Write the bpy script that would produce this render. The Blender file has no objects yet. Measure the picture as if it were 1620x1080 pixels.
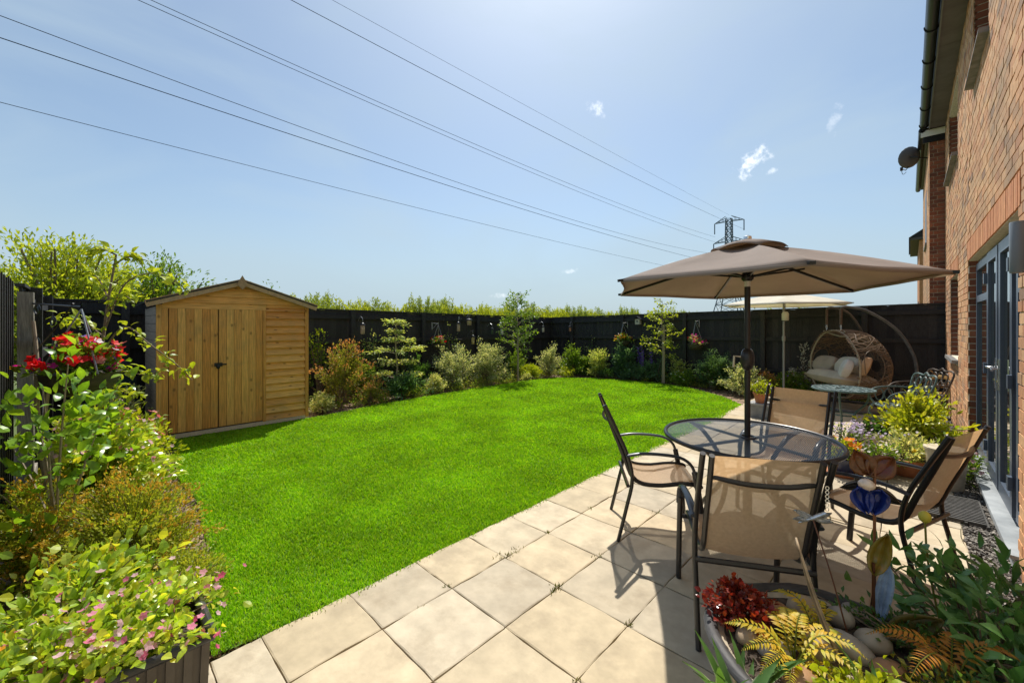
import bpy, bmesh, math, random
import numpy as np
from mathutils import Vector, Matrix, Euler
S = bpy.context.scene
COL = S.collection
PI = math.pi
random.seed(7)
RNG = np.random.default_rng(11)

# ------------------------------------------------------------------ camera
EYE = 1.58
YAW = math.radians(44.0)
cd = bpy.data.cameras.new('camera'); cam = bpy.data.objects.new('camera', cd); COL.objects.link(cam)
cam.location = (0, 0, EYE); cam.rotation_euler = (PI/2, 0, YAW)
cd.sensor_width = 36; cd.lens = 650/1620*36; cd.shift_y = -28/1620
cd.clip_start = 0.05; cd.clip_end = 6000
S.camera = cam
S.render.resolution_x = 1024; S.render.resolution_y = 682

# ------------------------------------------------------------------ sky and sun
SUNV = Vector((-0.39, 0.50, 1.0)).normalized()          # towards the sun
W = bpy.data.worlds.new('World'); S.world = W; W.use_nodes = True
wt = W.node_tree; wn = wt.nodes; wl_ = wt.links; wn.clear()
def wnode(t, **k):
    n = wn.new(t)
    for a, b in k.items(): setattr(n, a, b)
    return n
sky = wnode('ShaderNodeTexSky', sky_type='NISHITA', sun_disc=False)
sky.sun_elevation = math.asin(SUNV.z); sky.sun_rotation = math.atan2(SUNV.x, SUNV.y)
sky.air_density = 1.0; sky.dust_density = 1.4; sky.ozone_density = 1.6; sky.altitude = 50
tc = wnode('ShaderNodeTexCoord')
def vmath(op, a, b=None):
    n = wnode('ShaderNodeVectorMath', operation=op)
    for i, x in enumerate((a, b)):
        if x is None: continue
        if hasattr(x, 'default_value') or hasattr(x, 'is_linked'): wl_.new(x, n.inputs[i])
        else: n.inputs[i].default_value = x
    return n
def fmath(op, a, b=None, clamp=False):
    n = wnode('ShaderNodeMath', operation=op, use_clamp=clamp)
    for i, x in enumerate((a, b)):
        if x is None: continue
        if hasattr(x, 'is_linked'): wl_.new(x, n.inputs[i])
        else: n.inputs[i].default_value = x
    return n.outputs[0]
def smooth(x, lo, hi):
    n = wnode('ShaderNodeMapRange', interpolation_type='SMOOTHSTEP')
    wl_.new(x, n.inputs[0]); n.inputs[1].default_value = lo; n.inputs[2].default_value = hi
    return n.outputs[0]
nz = wnode('ShaderNodeTexNoise'); nz.inputs['Scale'].default_value = 46; nz.inputs['Detail'].default_value = 9; nz.inputs['Roughness'].default_value = .62
wl_.new(tc.outputs['Generated'], nz.inputs['Vector'])
cover = None
# each little cloud: direction, long axis, radii
for (d, ax, ra, rb, amt) in (((-.222, .92, .323), (.6, .25, .5), .036, .022, 1.0), ((-.477, .751, .456), (.7, -.1, -.5), .028, .015, .65),
                             ((-.192, .935, .298), (1, .2, 0), .012, .007, .5), ((-.094, .927, .363), (.2, 0, .8), .028, .009, .3),
                             ((-.579, .806, .127), (1, .3, 0), .024, .006, .4), ((-.715, .696, .068), (1, .3, 0), .022, .006, .4), ((-.381, .915, .133), (1, .3, 0), .018, .006, .35)):
    d = Vector(d).normalized(); ax = Vector(ax); ax = (ax - d*ax.dot(d)).normalized(); bx_ = d.cross(ax)
    p = fmath('DIVIDE', vmath('DOT_PRODUCT', vmath('SUBTRACT', tc.outputs['Generated'], tuple(d)).outputs[0], tuple(ax)).outputs['Value'], ra)
    q = fmath('DIVIDE', vmath('DOT_PRODUCT', vmath('SUBTRACT', tc.outputs['Generated'], tuple(d)).outputs[0], tuple(bx_)).outputs['Value'], rb)
    r2 = fmath('ADD', fmath('POWER', fmath('ABSOLUTE', p), 2.0), fmath('POWER', fmath('ABSOLUTE', q), 2.0))
    front = fmath('GREATER_THAN', vmath('DOT_PRODUCT', tc.outputs['Generated'], tuple(d)).outputs['Value'], 0.5)
    body = fmath('SUBTRACT', 1.25, r2)
    m = smooth(fmath('ADD', fmath('MULTIPLY', body, .45), fmath('MULTIPLY', fmath('SUBTRACT', nz.outputs['Fac'], .5), 4.2)), .05, 1.35)
    m = fmath('MULTIPLY', fmath('MULTIPLY', m, front), fmath('MULTIPLY', smooth(body, -1.2, .4), amt))
    cover = m if cover is None else fmath('MAXIMUM', cover, m)
# thin veil over the whole sky, streaky
mp = wnode('ShaderNodeMapping'); mp.inputs['Scale'].default_value = (1.2, 1.2, 3.0); wl_.new(tc.outputs['Generated'], mp.inputs[0])
nv = wnode('ShaderNodeTexNoise'); nv.inputs['Scale'].default_value = 1.7; nv.inputs['Detail'].default_value = 5; nv.inputs['Distortion'].default_value = .6
wl_.new(mp.outputs[0], nv.inputs['Vector'])
veil = fmath('ADD', fmath('MULTIPLY', smooth(nv.outputs['Fac'], .38, .78), .48), .18)
mx1 = wnode('ShaderNodeMix', data_type='RGBA'); wl_.new(veil, mx1.inputs[0]); wl_.new(sky.outputs[0], mx1.inputs[6]); mx1.inputs[7].default_value = (4.6, 5.3, 6.0, 1)
mx2 = wnode('ShaderNodeMix', data_type='RGBA'); wl_.new(cover, mx2.inputs[0]); wl_.new(mx1.outputs[2], mx2.inputs[6]); mx2.inputs[7].default_value = (9.0, 9.3, 9.6, 1)
sz = wnode('ShaderNodeSeparateXYZ'); wl_.new(tc.outputs['Generated'], sz.inputs[0])
hz = fmath('MULTIPLY', smooth(sz.outputs[2], .30, .0), .82)
mx3 = wnode('ShaderNodeMix', data_type='RGBA'); wl_.new(hz, mx3.inputs[0]); wl_.new(mx1.outputs[2], mx3.inputs[6]); mx3.inputs[7].default_value = (4.2, 4.9, 5.6, 1)
tn = wnode('ShaderNodeMix', data_type='RGBA', blend_type='MULTIPLY'); tn.inputs[0].default_value = 1; wl_.new(mx3.outputs[2], tn.inputs[6]); tn.inputs[7].default_value = (.80, .875, .885, 1)
wl_.new(tn.outputs[2], mx2.inputs[6])
bg = wnode('ShaderNodeBackground'); bg.inputs[1].default_value = 0.094; wl_.new(mx2.outputs[2], bg.inputs[0])
wo = wnode('ShaderNodeOutputWorld'); wl_.new(bg.outputs[0], wo.inputs[0])
sd = bpy.data.lights.new('sun', 'SUN'); sun = bpy.data.objects.new('sun', sd); COL.objects.link(sun)
sd.energy = 3.85; sd.angle = math.radians(.53); sd.color = (1, .955, .87)
sun.rotation_euler = SUNV.to_track_quat('Z', 'Y').to_euler(); sun.location = (-4, 4, 12)
vs = S.view_settings
vs.view_transform = 'Standard'; vs.look = 'None'; vs.gamma = 1; vs.use_curve_mapping = False; vs.exposure = 0.66
S.render.engine = 'CYCLES'
cy = S.cycles; cy.use_denoising = True; cy.max_bounces = 8; cy.diffuse_bounces = 4; cy.glossy_bounces = 3; cy.transmission_bounces = 6; cy.transparent_max_bounces = 16
cy.sample_clamp_indirect = 6

# ------------------------------------------------------------------ objects
WLOC = {}
def tag(o, label=None, cat=None, group=None, kind=None):
    if label: o['label'] = label
    if cat: o['category'] = cat
    if group: o['group'] = group
    if kind: o['kind'] = kind
    return o
def thing(name, label, cat, loc=(0, 0, 0), rz=0, group=None):
    """Empty at a thing's base. rz None: parts are given in world coordinates; else in local ones."""
    o = bpy.data.objects.new(name, None); COL.objects.link(o); o.location = loc; o.empty_display_size = .1
    WLOC[o] = np.array(loc if rz is None else (0, 0, 0), float)
    if rz: o.rotation_euler = (0, 0, rz)
    return tag(o, label, cat, group)
def link(name, me, parent=None, mat=None):
    o = bpy.data.objects.new(name, me); COL.objects.link(o)
    if parent is not None: o.parent = parent; WLOC[o] = WLOC.get(parent, np.zeros(3))
    return o
def from_np(name, V, Fc, mats, smooth_=False, uv=None):
    """V (n,3), Fc list of (m,k) index arrays"""
    me = bpy.data.meshes.new(name)
    V = np.asarray(V, np.float32)
    me.vertices.add(len(V)); me.vertices.foreach_set('co', V.ravel())
    loops = np.concatenate([f.ravel() for f in Fc]).astype(np.int32)
    cnt = np.concatenate([np.full(len(f), f.shape[1], np.int32) for f in Fc])
    st = np.concatenate([[0], np.cumsum(cnt)[:-1]]).astype(np.int32)
    me.loops.add(len(loops)); me.loops.foreach_set('vertex_index', loops)
    me.polygons.add(len(cnt)); me.polygons.foreach_set('loop_start', st); me.polygons.foreach_set('loop_total', cnt)
    me.polygons.foreach_set('use_smooth', np.full(len(cnt), bool(smooth_)))
    if uv is not None:
        l = me.uv_layers.new(name='UVMap'); l.data.foreach_set('uv', uv[loops].astype(np.float32).ravel())
    for m in (mats if isinstance(mats, (list, tuple)) else [mats]): me.materials.append(m)
    me.update(calc_edges=True); me.validate()
    return me
def arr(p): return np.array(p, float)
class MB:
    def __init__(s): s.v = []; s.f = {3: [], 4: []}; s.n = 0
    def add(s, V, faces):
        V = np.asarray(V, float); s.v.append(V)
        for f in faces:
            if len(f) in (3, 4): s.f[len(f)].append([i+s.n for i in f])
            else:
                for k in range(1, len(f)-1): s.f[3].append([f[0]+s.n, f[k]+s.n, f[k+1]+s.n])
        s.n += len(V); return s
    def box(s, c, size, rz=0, rx=0, ry=0):
        h = arr(size)/2
        V = np.array([(x, y, z) for x in (-1, 1) for y in (-1, 1) for z in (-1, 1)])*h
        if rz or rx or ry: V = V @ np.array(Euler((rx, ry, rz)).to_matrix()).T
        return s.add(V+arr(c), [(0, 1, 3, 2), (4, 6, 7, 5), (0, 4, 5, 1), (2, 3, 7, 6), (0, 2, 6, 4), (1, 5, 7, 3)])
    def bb(s, x0, x1, y0, y1, z0, z1): return s.box(((x0+x1)/2, (y0+y1)/2, (z0+z1)/2), (abs(x1-x0), abs(y1-y0), abs(z1-z0)))
    def bar(s, a, b, w, h, upv=(0, 0, 1)):
        a, b = arr(a), arr(b); d = b-a; L = np.linalg.norm(d); d /= L; u = arr(upv)
        if abs(d @ u) > .98: u = arr((1, 0, 0))
        y = np.cross(u, d); y /= np.linalg.norm(y); z = np.cross(d, y)
        V = [a+t*d*L+i*y*w/2+k*z*h/2 for t in (0, 1) for i in (-1, 1) for k in (-1, 1)]
        return s.add(V, [(0, 1, 3, 2), (4, 6, 7, 5), (0, 4, 5, 1), (2, 3, 7, 6), (0, 2, 6, 4), (1, 5, 7, 3)])
    def tube(s, pts, r, seg=6, closed=False, flat=1.0):
        P = np.asarray(pts, float); n = len(P); R = np.broadcast_to(np.asarray(r, float), (n,))
        T = np.gradient(P, axis=0) if not closed else np.roll(P, -1, 0)-np.roll(P, 1, 0)
        T /= np.linalg.norm(T, axis=1)[:, None]+1e-9
        u = arr((0, 0, 1)) if abs(T[0][2]) < .9 else arr((1, 0, 0))
        V = []
        for i in range(n):
            u = u-T[i]*(u @ T[i]); u /= np.linalg.norm(u)+1e-9; w = np.cross(T[i], u)
            for k in range(seg):
                a = 2*PI*k/seg; V.append(P[i]+R[i]*(math.cos(a)*w+math.sin(a)*u*flat))
        fc = []
        for i in range(n if closed else n-1):
            j = (i+1) % n
            for k in range(seg):
                l = (k+1) % seg; fc.append((i*seg+k, i*seg+l, j*seg+l, j*seg+k))
        if not closed: fc.append(tuple(range(seg))[::-1]); fc.append(tuple((n-1)*seg+k for k in range(seg)))
        return s.add(V, fc)
    def lathe(s, prof, c=(0, 0, 0), seg=18, sx=1, sy=1, cap=True):
        V = [(c[0]+r*math.cos(2*PI*k/seg)*sx, c[1]+r*math.sin(2*PI*k/seg)*sy, c[2]+z) for r, z in prof for k in range(seg)]
        fc = [(i*seg+k, i*seg+(k+1) % seg, (i+1)*seg+(k+1) % seg, (i+1)*seg+k) for i in range(len(prof)-1) for k in range(seg)]
        if cap: fc.append(tuple(range(seg))[::-1]); fc.append(tuple((len(prof)-1)*seg+k for k in range(seg)))
        return s.add(V, fc)
    def ball(s, c, r, seg=12, rings=7, squash=1.0, jitter=0):
        r = arr(r if hasattr(r, '__len__') else (r, r, r))
        V = []; 
        for i in range(rings+1):
            t = PI*i/rings
            for k in range(seg):
                a = 2*PI*k/seg; V.append((math.sin(t)*math.cos(a), math.sin(t)*math.sin(a), math.cos(t)))
        V = np.array(V)
        if squash != 1.0: V = np.sign(V)*np.abs(V)**squash
        if jitter:
            for _ in range(4):
                d = RNG.normal(size=3); d /= np.linalg.norm(d); V = V*(1+jitter*(V @ d)[:, None]*RNG.uniform(-1, 1)+jitter*.7*np.sin(3*(V @ d)+RNG.uniform(0, 6))[:, None])
        return s.add(V*r+arr(c), [(i*seg+k, i*seg+(k+1) % seg, (i+1)*seg+(k+1) % seg, (i+1)*seg+k) for i in range(rings) for k in range(seg)])
    def mesh(s, name, mat, smooth_=False, off=None):
        V = np.concatenate(s.v)
        if off is not None: V = V-off
        return from_np(name, V, [np.array(f, np.int32) for f in s.f.values() if f], mat, smooth_)
    def build(s, name, mat, parent=None, smooth_=False):
        off = WLOC.get(parent) if parent is not None else None
        me = s.mesh(name, mat, smooth_, off)
        if smooth_ and hasattr(me, 'set_sharp_from_angle'): me.set_sharp_from_angle(angle=math.radians(45))
        return link(name, me, parent)
def curve(pts, n=16):
    """Catmull-Rom through the points"""
    P = np.asarray(pts, float); P = np.vstack([2*P[0]-P[1], P, 2*P[-1]-P[-2]]); out = []
    m = len(P)-3
    for q in np.linspace(0, m, n):
        i = min(int(q), m-1); t = q-i; a, b, c, d = P[i:i+4]
        out.append(.5*((2*b)+(-a+c)*t+(2*a-5*b+4*c-d)*t*t+(-a+3*b-3*c+d)*t**3))
    return np.array(out)
def dup(o, loc=None, rz=None, label=None, group=None, parent=None):
    c = o.copy(); COL.objects.link(c)
    if parent is not None: c.parent = parent
    if loc is not None: c.location = loc
    if rz is not None: c.rotation_euler = (0, 0, rz)
    if label: c['label'] = label
    if group: c['group'] = group
    for ch in list(o.children): dup(ch, parent=c)
    return c
def structure(o): o['kind'] = 'structure'; return o

# ------------------------------------------------------------------ materials
def M(name, cols, rough=.6, rnd=None, nscale=6, namt=.2, bscale=0, bstr=.25, metal=0, spec=.4, trans=0, tcol=None, see=0, stretch=None, knots=False, stain=None, coat=0, pos=None):
    m = bpy.data.materials.new(name); m.use_nodes = True; t = m.node_tree; n = t.nodes; l = t.links; n.clear()
    out = n.new('ShaderNodeOutputMaterial'); b = n.new('ShaderNodeBsdfPrincipled')
    b.inputs['Roughness'].default_value = rough; b.inputs['Metallic'].default_value = metal; b.inputs['Specular IOR Level'].default_value = spec
    if coat: b.inputs['Coat Weight'].default_value = coat
    cols = [tuple(c)+(1,) for c in (cols if isinstance(cols[0], (tuple, list)) else [cols])]
    co = n.new('ShaderNodeTexCoord'); vec = co.outputs['Object']
    if stretch:
        mp = n.new('ShaderNodeMapping'); mp.inputs['Scale'].default_value = stretch; l.new(vec, mp.inputs[0]); vec = mp.outputs[0]
    oi = n.new('ShaderNodeObjectInfo')
    if rnd == 'obj':      # a different stretch of grain on every copy
        ad = n.new('ShaderNodeVectorMath'); ad.operation = 'ADD'; l.new(vec, ad.inputs[0])
        ml = n.new('ShaderNodeVectorMath'); ml.operation = 'SCALE'; ml.inputs[0].default_value = (31, 17, 23); l.new(oi.outputs['Random'], ml.inputs['Scale'])
        l.new(ml.outputs[0], ad.inputs[1]); vec = ad.outputs[0]
    no = n.new('ShaderNodeTexNoise'); no.inputs['Scale'].default_value = nscale; no.inputs['Detail'].default_value = 6; no.inputs['Roughness'].default_value = .6; l.new(vec, no.inputs['Vector'])
    if rnd: 
        src = oi.outputs['Random'] if rnd == 'obj' else n.new('ShaderNodeNewGeometry').outputs['Random Per Island']
    else: src = no.outputs['Fac']
    if len(cols) > 1:
        rp = n.new('ShaderNodeValToRGB'); e = rp.color_ramp.elements
        lo, hi = (0, 1) if rnd else (.3, .7)
        while len(e) < len(cols): e.new(.5)
        for i, c in enumerate(cols): e[i].position = lo+(hi-lo)*i/(len(cols)-1); e[i].color = c
        l.new(src, rp.inputs[0]); col = rp.outputs[0]
    else:
        rg = n.new('ShaderNodeRGB'); rg.outputs[0].default_value = cols[0]; col = rg.outputs[0]
    def mult(col, fac, lo, hi, a=.3, z=.7):
        mr = n.new('ShaderNodeMapRange'); l.new(fac, mr.inputs[0]); mr.inputs[1].default_value = a; mr.inputs[2].default_value = z; mr.inputs[3].default_value = lo; mr.inputs[4].default_value = hi
        mx = n.new('ShaderNodeMix'); mx.data_type = 'RGBA'; mx.blend_type = 'MULTIPLY'; mx.inputs[0].default_value = 1
        cb = n.new('ShaderNodeCombineColor'); [l.new(mr.outputs[0], cb.inputs[i]) for i in range(3)]
        l.new(col, mx.inputs[6]); l.new(cb.outputs[0], mx.inputs[7]); return mx.outputs[2]
    if namt: col = mult(col, no.outputs['Fac'], 1-namt, 1+namt)
    if stain:             # (scale, colour, threshold): blotches with a shape of their own, in world space
        gp = n.new('ShaderNodeNewGeometry'); n2 = n.new('ShaderNodeTexNoise'); n2.inputs['Scale'].default_value = stain[0]; n2.inputs['Detail'].default_value = 7; n2.inputs['Roughness'].default_value = .65; l.new(gp.outputs['Position'], n2.inputs['Vector'])
        mr = n.new('ShaderNodeMapRange'); l.new(n2.outputs['Fac'], mr.inputs[0]); mr.inputs[1].default_value = stain[2]; mr.inputs[2].default_value = stain[2]+.22; mr.inputs[4].default_value = stain[3] if len(stain) > 3 else .7
        mx = n.new('ShaderNodeMix'); mx.data_type = 'RGBA'; l.new(mr.outputs[0], mx.inputs[0]); l.new(col, mx.inputs[6]); mx.inputs[7].default_value = tuple(stain[1])+(1,); col = mx.outputs[2]
    if knots:
        mp2 = n.new('ShaderNodeMapping'); mp2.inputs['Scale'].default_value = knots; l.new(co.outputs['Object'], mp2.inputs[0])
        v2 = mp2.outputs[0]
        if rnd == 'obj':
            ad2 = n.new('ShaderNodeVectorMath'); ad2.operation = 'ADD'; l.new(v2, ad2.inputs[0]); l.new(ml.outputs[0], ad2.inputs[1]); v2 = ad2.outputs[0]
        vo = n.new('ShaderNodeTexVoronoi'); vo.voronoi_dimensions = '2D'; vo.inputs['Scale'].default_value = 1
        sp = n.new('ShaderNodeSeparateXYZ'); cb2 = n.new('ShaderNodeCombineXYZ'); l.new(v2, sp.inputs[0]); l.new(sp.outputs[1], cb2.inputs[0]); l.new(sp.outputs[2], cb2.inputs[1]); l.new(cb2.outputs[0], vo.inputs['Vector'])
        mr = n.new('ShaderNodeMapRange'); l.new(vo.outputs['Distance'], mr.inputs[0]); mr.inputs[1].default_value = .05; mr.inputs[2].default_value = .15; mr.inputs[3].default_value = .62; mr.inputs[4].default_value = 0
        gt = n.new('ShaderNodeMath'); gt.operation = 'GREATER_THAN'; gt.inputs[1].default_value = .62; l.new(vo.outputs['Color'], gt.inputs[0]); mu = n.new('ShaderNodeMath'); mu.operation = 'MULTIPLY'; l.new(mr.outputs[0], mu.inputs[0]); l.new(gt.outputs[0], mu.inputs[1]); mr = mu
        mx = n.new('ShaderNodeMix'); mx.data_type = 'RGBA'; l.new(mr.outputs[0], mx.inputs[0]); l.new(col, mx.inputs[6]); mx.inputs[7].default_value = (.13, .055, .02, 1); col = mx.outputs[2]
    l.new(col, b.inputs['Base Color'])
    if bscale:
        nb = n.new('ShaderNodeTexNoise'); nb.inputs['Scale'].default_value = bscale; nb.inputs['Detail'].default_value = 5; l.new(vec, nb.inputs['Vector'])
        bu = n.new('ShaderNodeBump'); bu.inputs['Strength'].default_value = bstr; bu.inputs['Distance'].default_value = .01; l.new(nb.outputs['Fac'], bu.inputs['Height']); l.new(bu.outputs[0], b.inputs['Normal'])
    sh = b.outputs[0]
    if trans:
        tl = n.new('ShaderNodeBsdfTranslucent')
        hs = n.new('ShaderNodeMix'); hs.data_type = 'RGBA'; hs.blend_type = 'MULTIPLY'; hs.inputs[0].default_value = 1; l.new(col, hs.inputs[6]); hs.inputs[7].default_value = tuple(tcol or (1.75, 1.55, .6))+(1,)
        l.new(hs.outputs[2], tl.inputs[0]); ms = n.new('ShaderNodeMixShader'); ms.inputs[0].default_value = trans; l.new(sh, ms.inputs[1]); l.new(tl.outputs[0], ms.inputs[2]); sh = ms.outputs[0]
    if see:
        tr = n.new('ShaderNodeBsdfTransparent'); ms = n.new('ShaderNodeMixShader'); ms.inputs[0].default_value = see; l.new(sh, ms.inputs[1]); l.new(tr.outputs[0], ms.inputs[2]); sh = ms.outputs[0]
    l.new(sh, out.inputs[0]); return m
def leafmat(name, cols, rough=.45, trans=.42, rnd='island', namt=.25, nscale=3, spec=.35, tcol=None, stain=None): return M(name, cols, rough, rnd, nscale, namt, trans=trans, spec=spec, tcol=tcol, stain=stain)

# ------------------------------------------------------------------ leaves
def tmpl_small(w=.5, fold=.12):
    return np.array([(0, 0, 0), (.5, -w/2, fold), (1, 0, -.04), (.5, w/2, fold)]), np.array([(0, 1, 2), (0, 2, 3)])
def tmpl_big(w=.5, fold=.1, droop=.18):
    st = [(0, 0), (.18, .62), (.42, 1), (.7, .72), (1, 0)]
    V = [(0, 0, 0)]
    for t, k in st[1:-1]:
        z = -droop*t*t+.06*math.sin(t*3)
        V += [(t, -w/2*k, z+fold*k*w), (t, 0, z), (t, w/2*k, z+fold*k*w)]
    V.append((1, 0, -droop))
    F = [(0, 1, 2), (0, 2, 3)]
    for i in (0, 1):
        a = 1+3*i; b = a+3; F += [(a, b, b+1), (a, b+1, a+1), (a+1, b+1, b+2), (a+1, b+2, a+2)]
    F += [(7, 10, 8), (8, 10, 9)]
    return np.array(V), np.array(F)
def tmpl_blade(w=.09, bend=.25, n=5):
    V = []; F = []
    for i in range(n+1):
        t = i/n; k = (1-t**2.2)*(.6+.8*t*(1-t)+.2); z = -bend*t*t
        V += [(t, -w/2*k, z+.015), (t, 0, z), (t, w/2*k, z+.015)]
    for i in range(n):
        a = 3*i; F += [(a, a+3, a+4), (a, a+4, a+1), (a+1, a+4, a+5), (a+1, a+5, a+2)]
    return np.array(V), np.array(F)
def tmpl_flower(p=5, cup=.25):
    V = [(0, 0, 0)]; F = []
    for k in range(p):
        a = 2*PI*k/p; d = PI/p*.95
        i = len(V)
        V += [(.36*math.cos(a-d), .36*math.sin(a-d), cup*.3), (.5*math.cos(a), .5*math.sin(a), cup*.55), (.36*math.cos(a+d), .36*math.sin(a+d), cup*.3)]
        F += [(0, i, i+1), (0, i+1, i+2)]
    return np.array(V), np.array(F)
def nrm(a): return a/(np.linalg.norm(a, axis=-1, keepdims=True)+1e-9)
def frames(D, U):
    X = nrm(D); Z = nrm(U-(U*X).sum(1, keepdims=True)*X); Y = np.cross(Z, X); return np.stack([X, Y, Z], 1)
def scatter(name, P, D, U, L, tm, mat, parent=None, uv=False):
    """one mesh of many leaves"""
    tv, tf = tm; N = len(P); Fm = frames(D, U)
    V = P[:, None, :]+np.einsum('kc,ncd->nkd', tv, Fm)*np.asarray(L).reshape(N, 1, 1)
    F = (tf[None]+(np.arange(N)*len(tv))[:, None, None]).reshape(-1, 3)
    off = WLOC.get(parent, np.zeros(3)) if parent is not None else np.zeros(3)
    U_ = np.tile(tv[:, :2]+arr((0, .5)), (N, 1)) if uv else None
    return link(name, from_np(name, V.reshape(-1, 3)-off, [F.astype(np.int32)], mat, uv=U_), parent)
def pieces(name, P, D, U, L, me_list, parent):
    """the same, every leaf an object of its own on shared meshes"""
    Fm = frames(D, U); off = WLOC.get(parent, np.zeros(3)); out = []
    for i in range(len(P)):
        o = bpy.data.objects.new(name, me_list[i % len(me_list)]); COL.objects.link(o); o.parent = parent
        R = Fm[i].T*float(L[i]); p = P[i]-off
        o.matrix_basis = Matrix([[*R[0], p[0]], [*R[1], p[1]], [*R[2], p[2]], [0, 0, 0, 1]]); out.append(o)
    return out
def tmesh(name, tm, mat, smooth_=True, uv=False):
    return from_np(name, tm[0], [tm[1].astype(np.int32)], mat, smooth_, uv=(tm[0][:, :2]+arr((0, .5))) if uv else None)
def shrub(name, label, cat, base, rx, ry, h, mat, n=26, per=60, L=.05, w=.5, clump=.05, z0=.12, up=.35, tmin=.4, group=None, stem=None, tm=None, tip=None, tiptm=None, flowers=(), r0=.008, indiv=0, shell=(.5, 1.2), lean=(0, 0), nstem=None, flat=.5, parent=None, tipt=.86):
    base = arr(base)
    t_ = thing(name, label, cat, tuple(base), None, group) if parent is None else parent
    rg = RNG; az = rg.uniform(0, 2*PI, n); c = rg.uniform(0, 1, n)**.8; s_ = np.sqrt(np.clip(1-c*c, 0, 1)); k = rg.uniform(*shell, n)
    E = base+np.stack([rx*s_*np.cos(az)*k+lean[0]*c, ry*s_*np.sin(az)*k+lean[1]*c, h*(z0+(1-z0)*c)*(.55+.45*k)], 1)
    A = base+np.stack([rg.normal(0, .06*rx, n), rg.normal(0, .06*ry, n), np.zeros(n)], 1)
    Mid = A+(E-A)*arr((.35, .35, .62))
    def bez(i, t): return ((1-t)**2)[:, None]*A[i]+(2*t*(1-t))[:, None]*Mid[i]+(t*t)[:, None]*E[i]
    mb = MB()
    for i in range(n if nstem is None else nstem):
        P = bez(np.full(6, i), np.linspace(0, .97, 6)); mb.tube(P, np.linspace(r0, r0*.3, 6), 4)
    mb.build('stem', stem or BARK, t_)
    idx = np.repeat(np.arange(n), per); t = tmin+(1.04-tmin)*rg.uniform(0, 1, n*per)**.75
    B = bez(idx, t); P = B+rg.normal(0, clump, (n*per, 3))*arr((1, 1, .7)); P[:, 2] = np.maximum(P[:, 2], base[2]+.02)
    O = P-(base+arr((0, 0, h*.35))); O = nrm(O/arr((rx, ry, h)))
    D = nrm(O*.8+arr((0, 0, up))+rg.normal(0, .5, P.shape)); U = nrm(arr((0, 0, 1))*(1-flat)+O*flat+rg.normal(0, .45, P.shape))
    LL = L*rg.uniform(.6, 1.25, len(P))
    tm = tm or tmpl_small(w)
    sel = np.ones(len(P), bool)
    if tip is not None:
        g = t > tipt; scatter('leaf_tips', P[g], D[g], U[g], LL[g]*.9, tiptm or tm, tip, t_)['kind'] = 'stuff'; sel &= ~g
    if indiv:
        ids = np.where(sel)[0]; vis = ids[np.argsort(-(O[ids] @ nrm(arr((0, 0, EYE))-base)))][:indiv]
        b_ = tmesh('leaf', tm, mat[1]); pieces('leaf', P[vis], D[vis], U[vis], LL[vis], [b_], t_); sel[vis] = False
        mat_ = mat[0]
    else: mat_ = mat
    if sel.any():
        f = scatter('foliage', P[sel], D[sel], U[sel], LL[sel], tm, mat_, t_)
        f['kind'] = 'stuff'
    for (fm, cnt, size, zlo) in flowers:
        fi = rg.integers(0, n, cnt); ft = rg.uniform(.9, 1.06, cnt); FP = bez(fi, ft)+rg.normal(0, clump*.9, (cnt, 3))+arr((0, 0, L*.4))
        ok = FP[:, 2] > base[2]+h*zlo; FP = FP[ok]; fo = nrm((FP-base-arr((0, 0, h*.3)))/arr((rx, ry, h)))
        if len(FP): scatter('blossoms', FP, nrm(rg.normal(0, 1, FP.shape)), nrm(fo+arr((0, 0, .6))+rg.normal(0, .3, FP.shape)), size*rg.uniform(.7, 1.2, len(FP)), tmpl_flower(), fm, t_)['kind'] = 'stuff'
    return t_
BARK = M('bark', [(.16, .11, .07), (.24, .18, .12)], .85, nscale=25, bscale=40)
# ================================================================== ground
WX = 0.50        # plane of the house wall
FX, FY, FL = -9.0, 11.3, -0.42     # back fence, far fence, near-side fence
FIELD = M('field', [(.07, .11, .02), (.12, .14, .04)], .9, nscale=.3)
mb = MB(); mb.add([(-3000, -3000, -.12), (3000, -3000, -.12), (3000, 3000, -.12), (-3000, 3000, -.12)], [(0, 1, 2, 3)])
structure(mb.build('ground', FIELD))
SOIL = M('soil', [(.10, .06, .035), (.22, .15, .095), (.30, .21, .14)], .95, nscale=9, namt=.35, bscale=30, bstr=.8)
def sheet(name, x0, x1, y0, y1, z, mat, step, amp):
    nx, ny = int((x1-x0)/step)+1, int((y1-y0)/step)+1
    X, Y = np.meshgrid(np.linspace(x0, x1, nx), np.linspace(y0, y1, ny), indexing='ij')
    Z = z+amp*(np.sin(X*7+np.sin(Y*5))*np.cos(Y*6.3)+RNG.normal(0, .5, X.shape))
    V = np.stack([X, Y, Z], -1).reshape(-1, 3); i = np.arange(nx*ny).reshape(nx, ny)
    F = np.stack([i[:-1, :-1], i[1:, :-1], i[1:, 1:], i[:-1, 1:]], -1).reshape(-1, 4)
    return structure(link(name, from_np(name, V, [F.astype(np.int32)], mat, True)))
sheet('soil_bed', FX-.1, .6, FL-3, FY+.2, -.045, SOIL, .12, .012)
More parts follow.
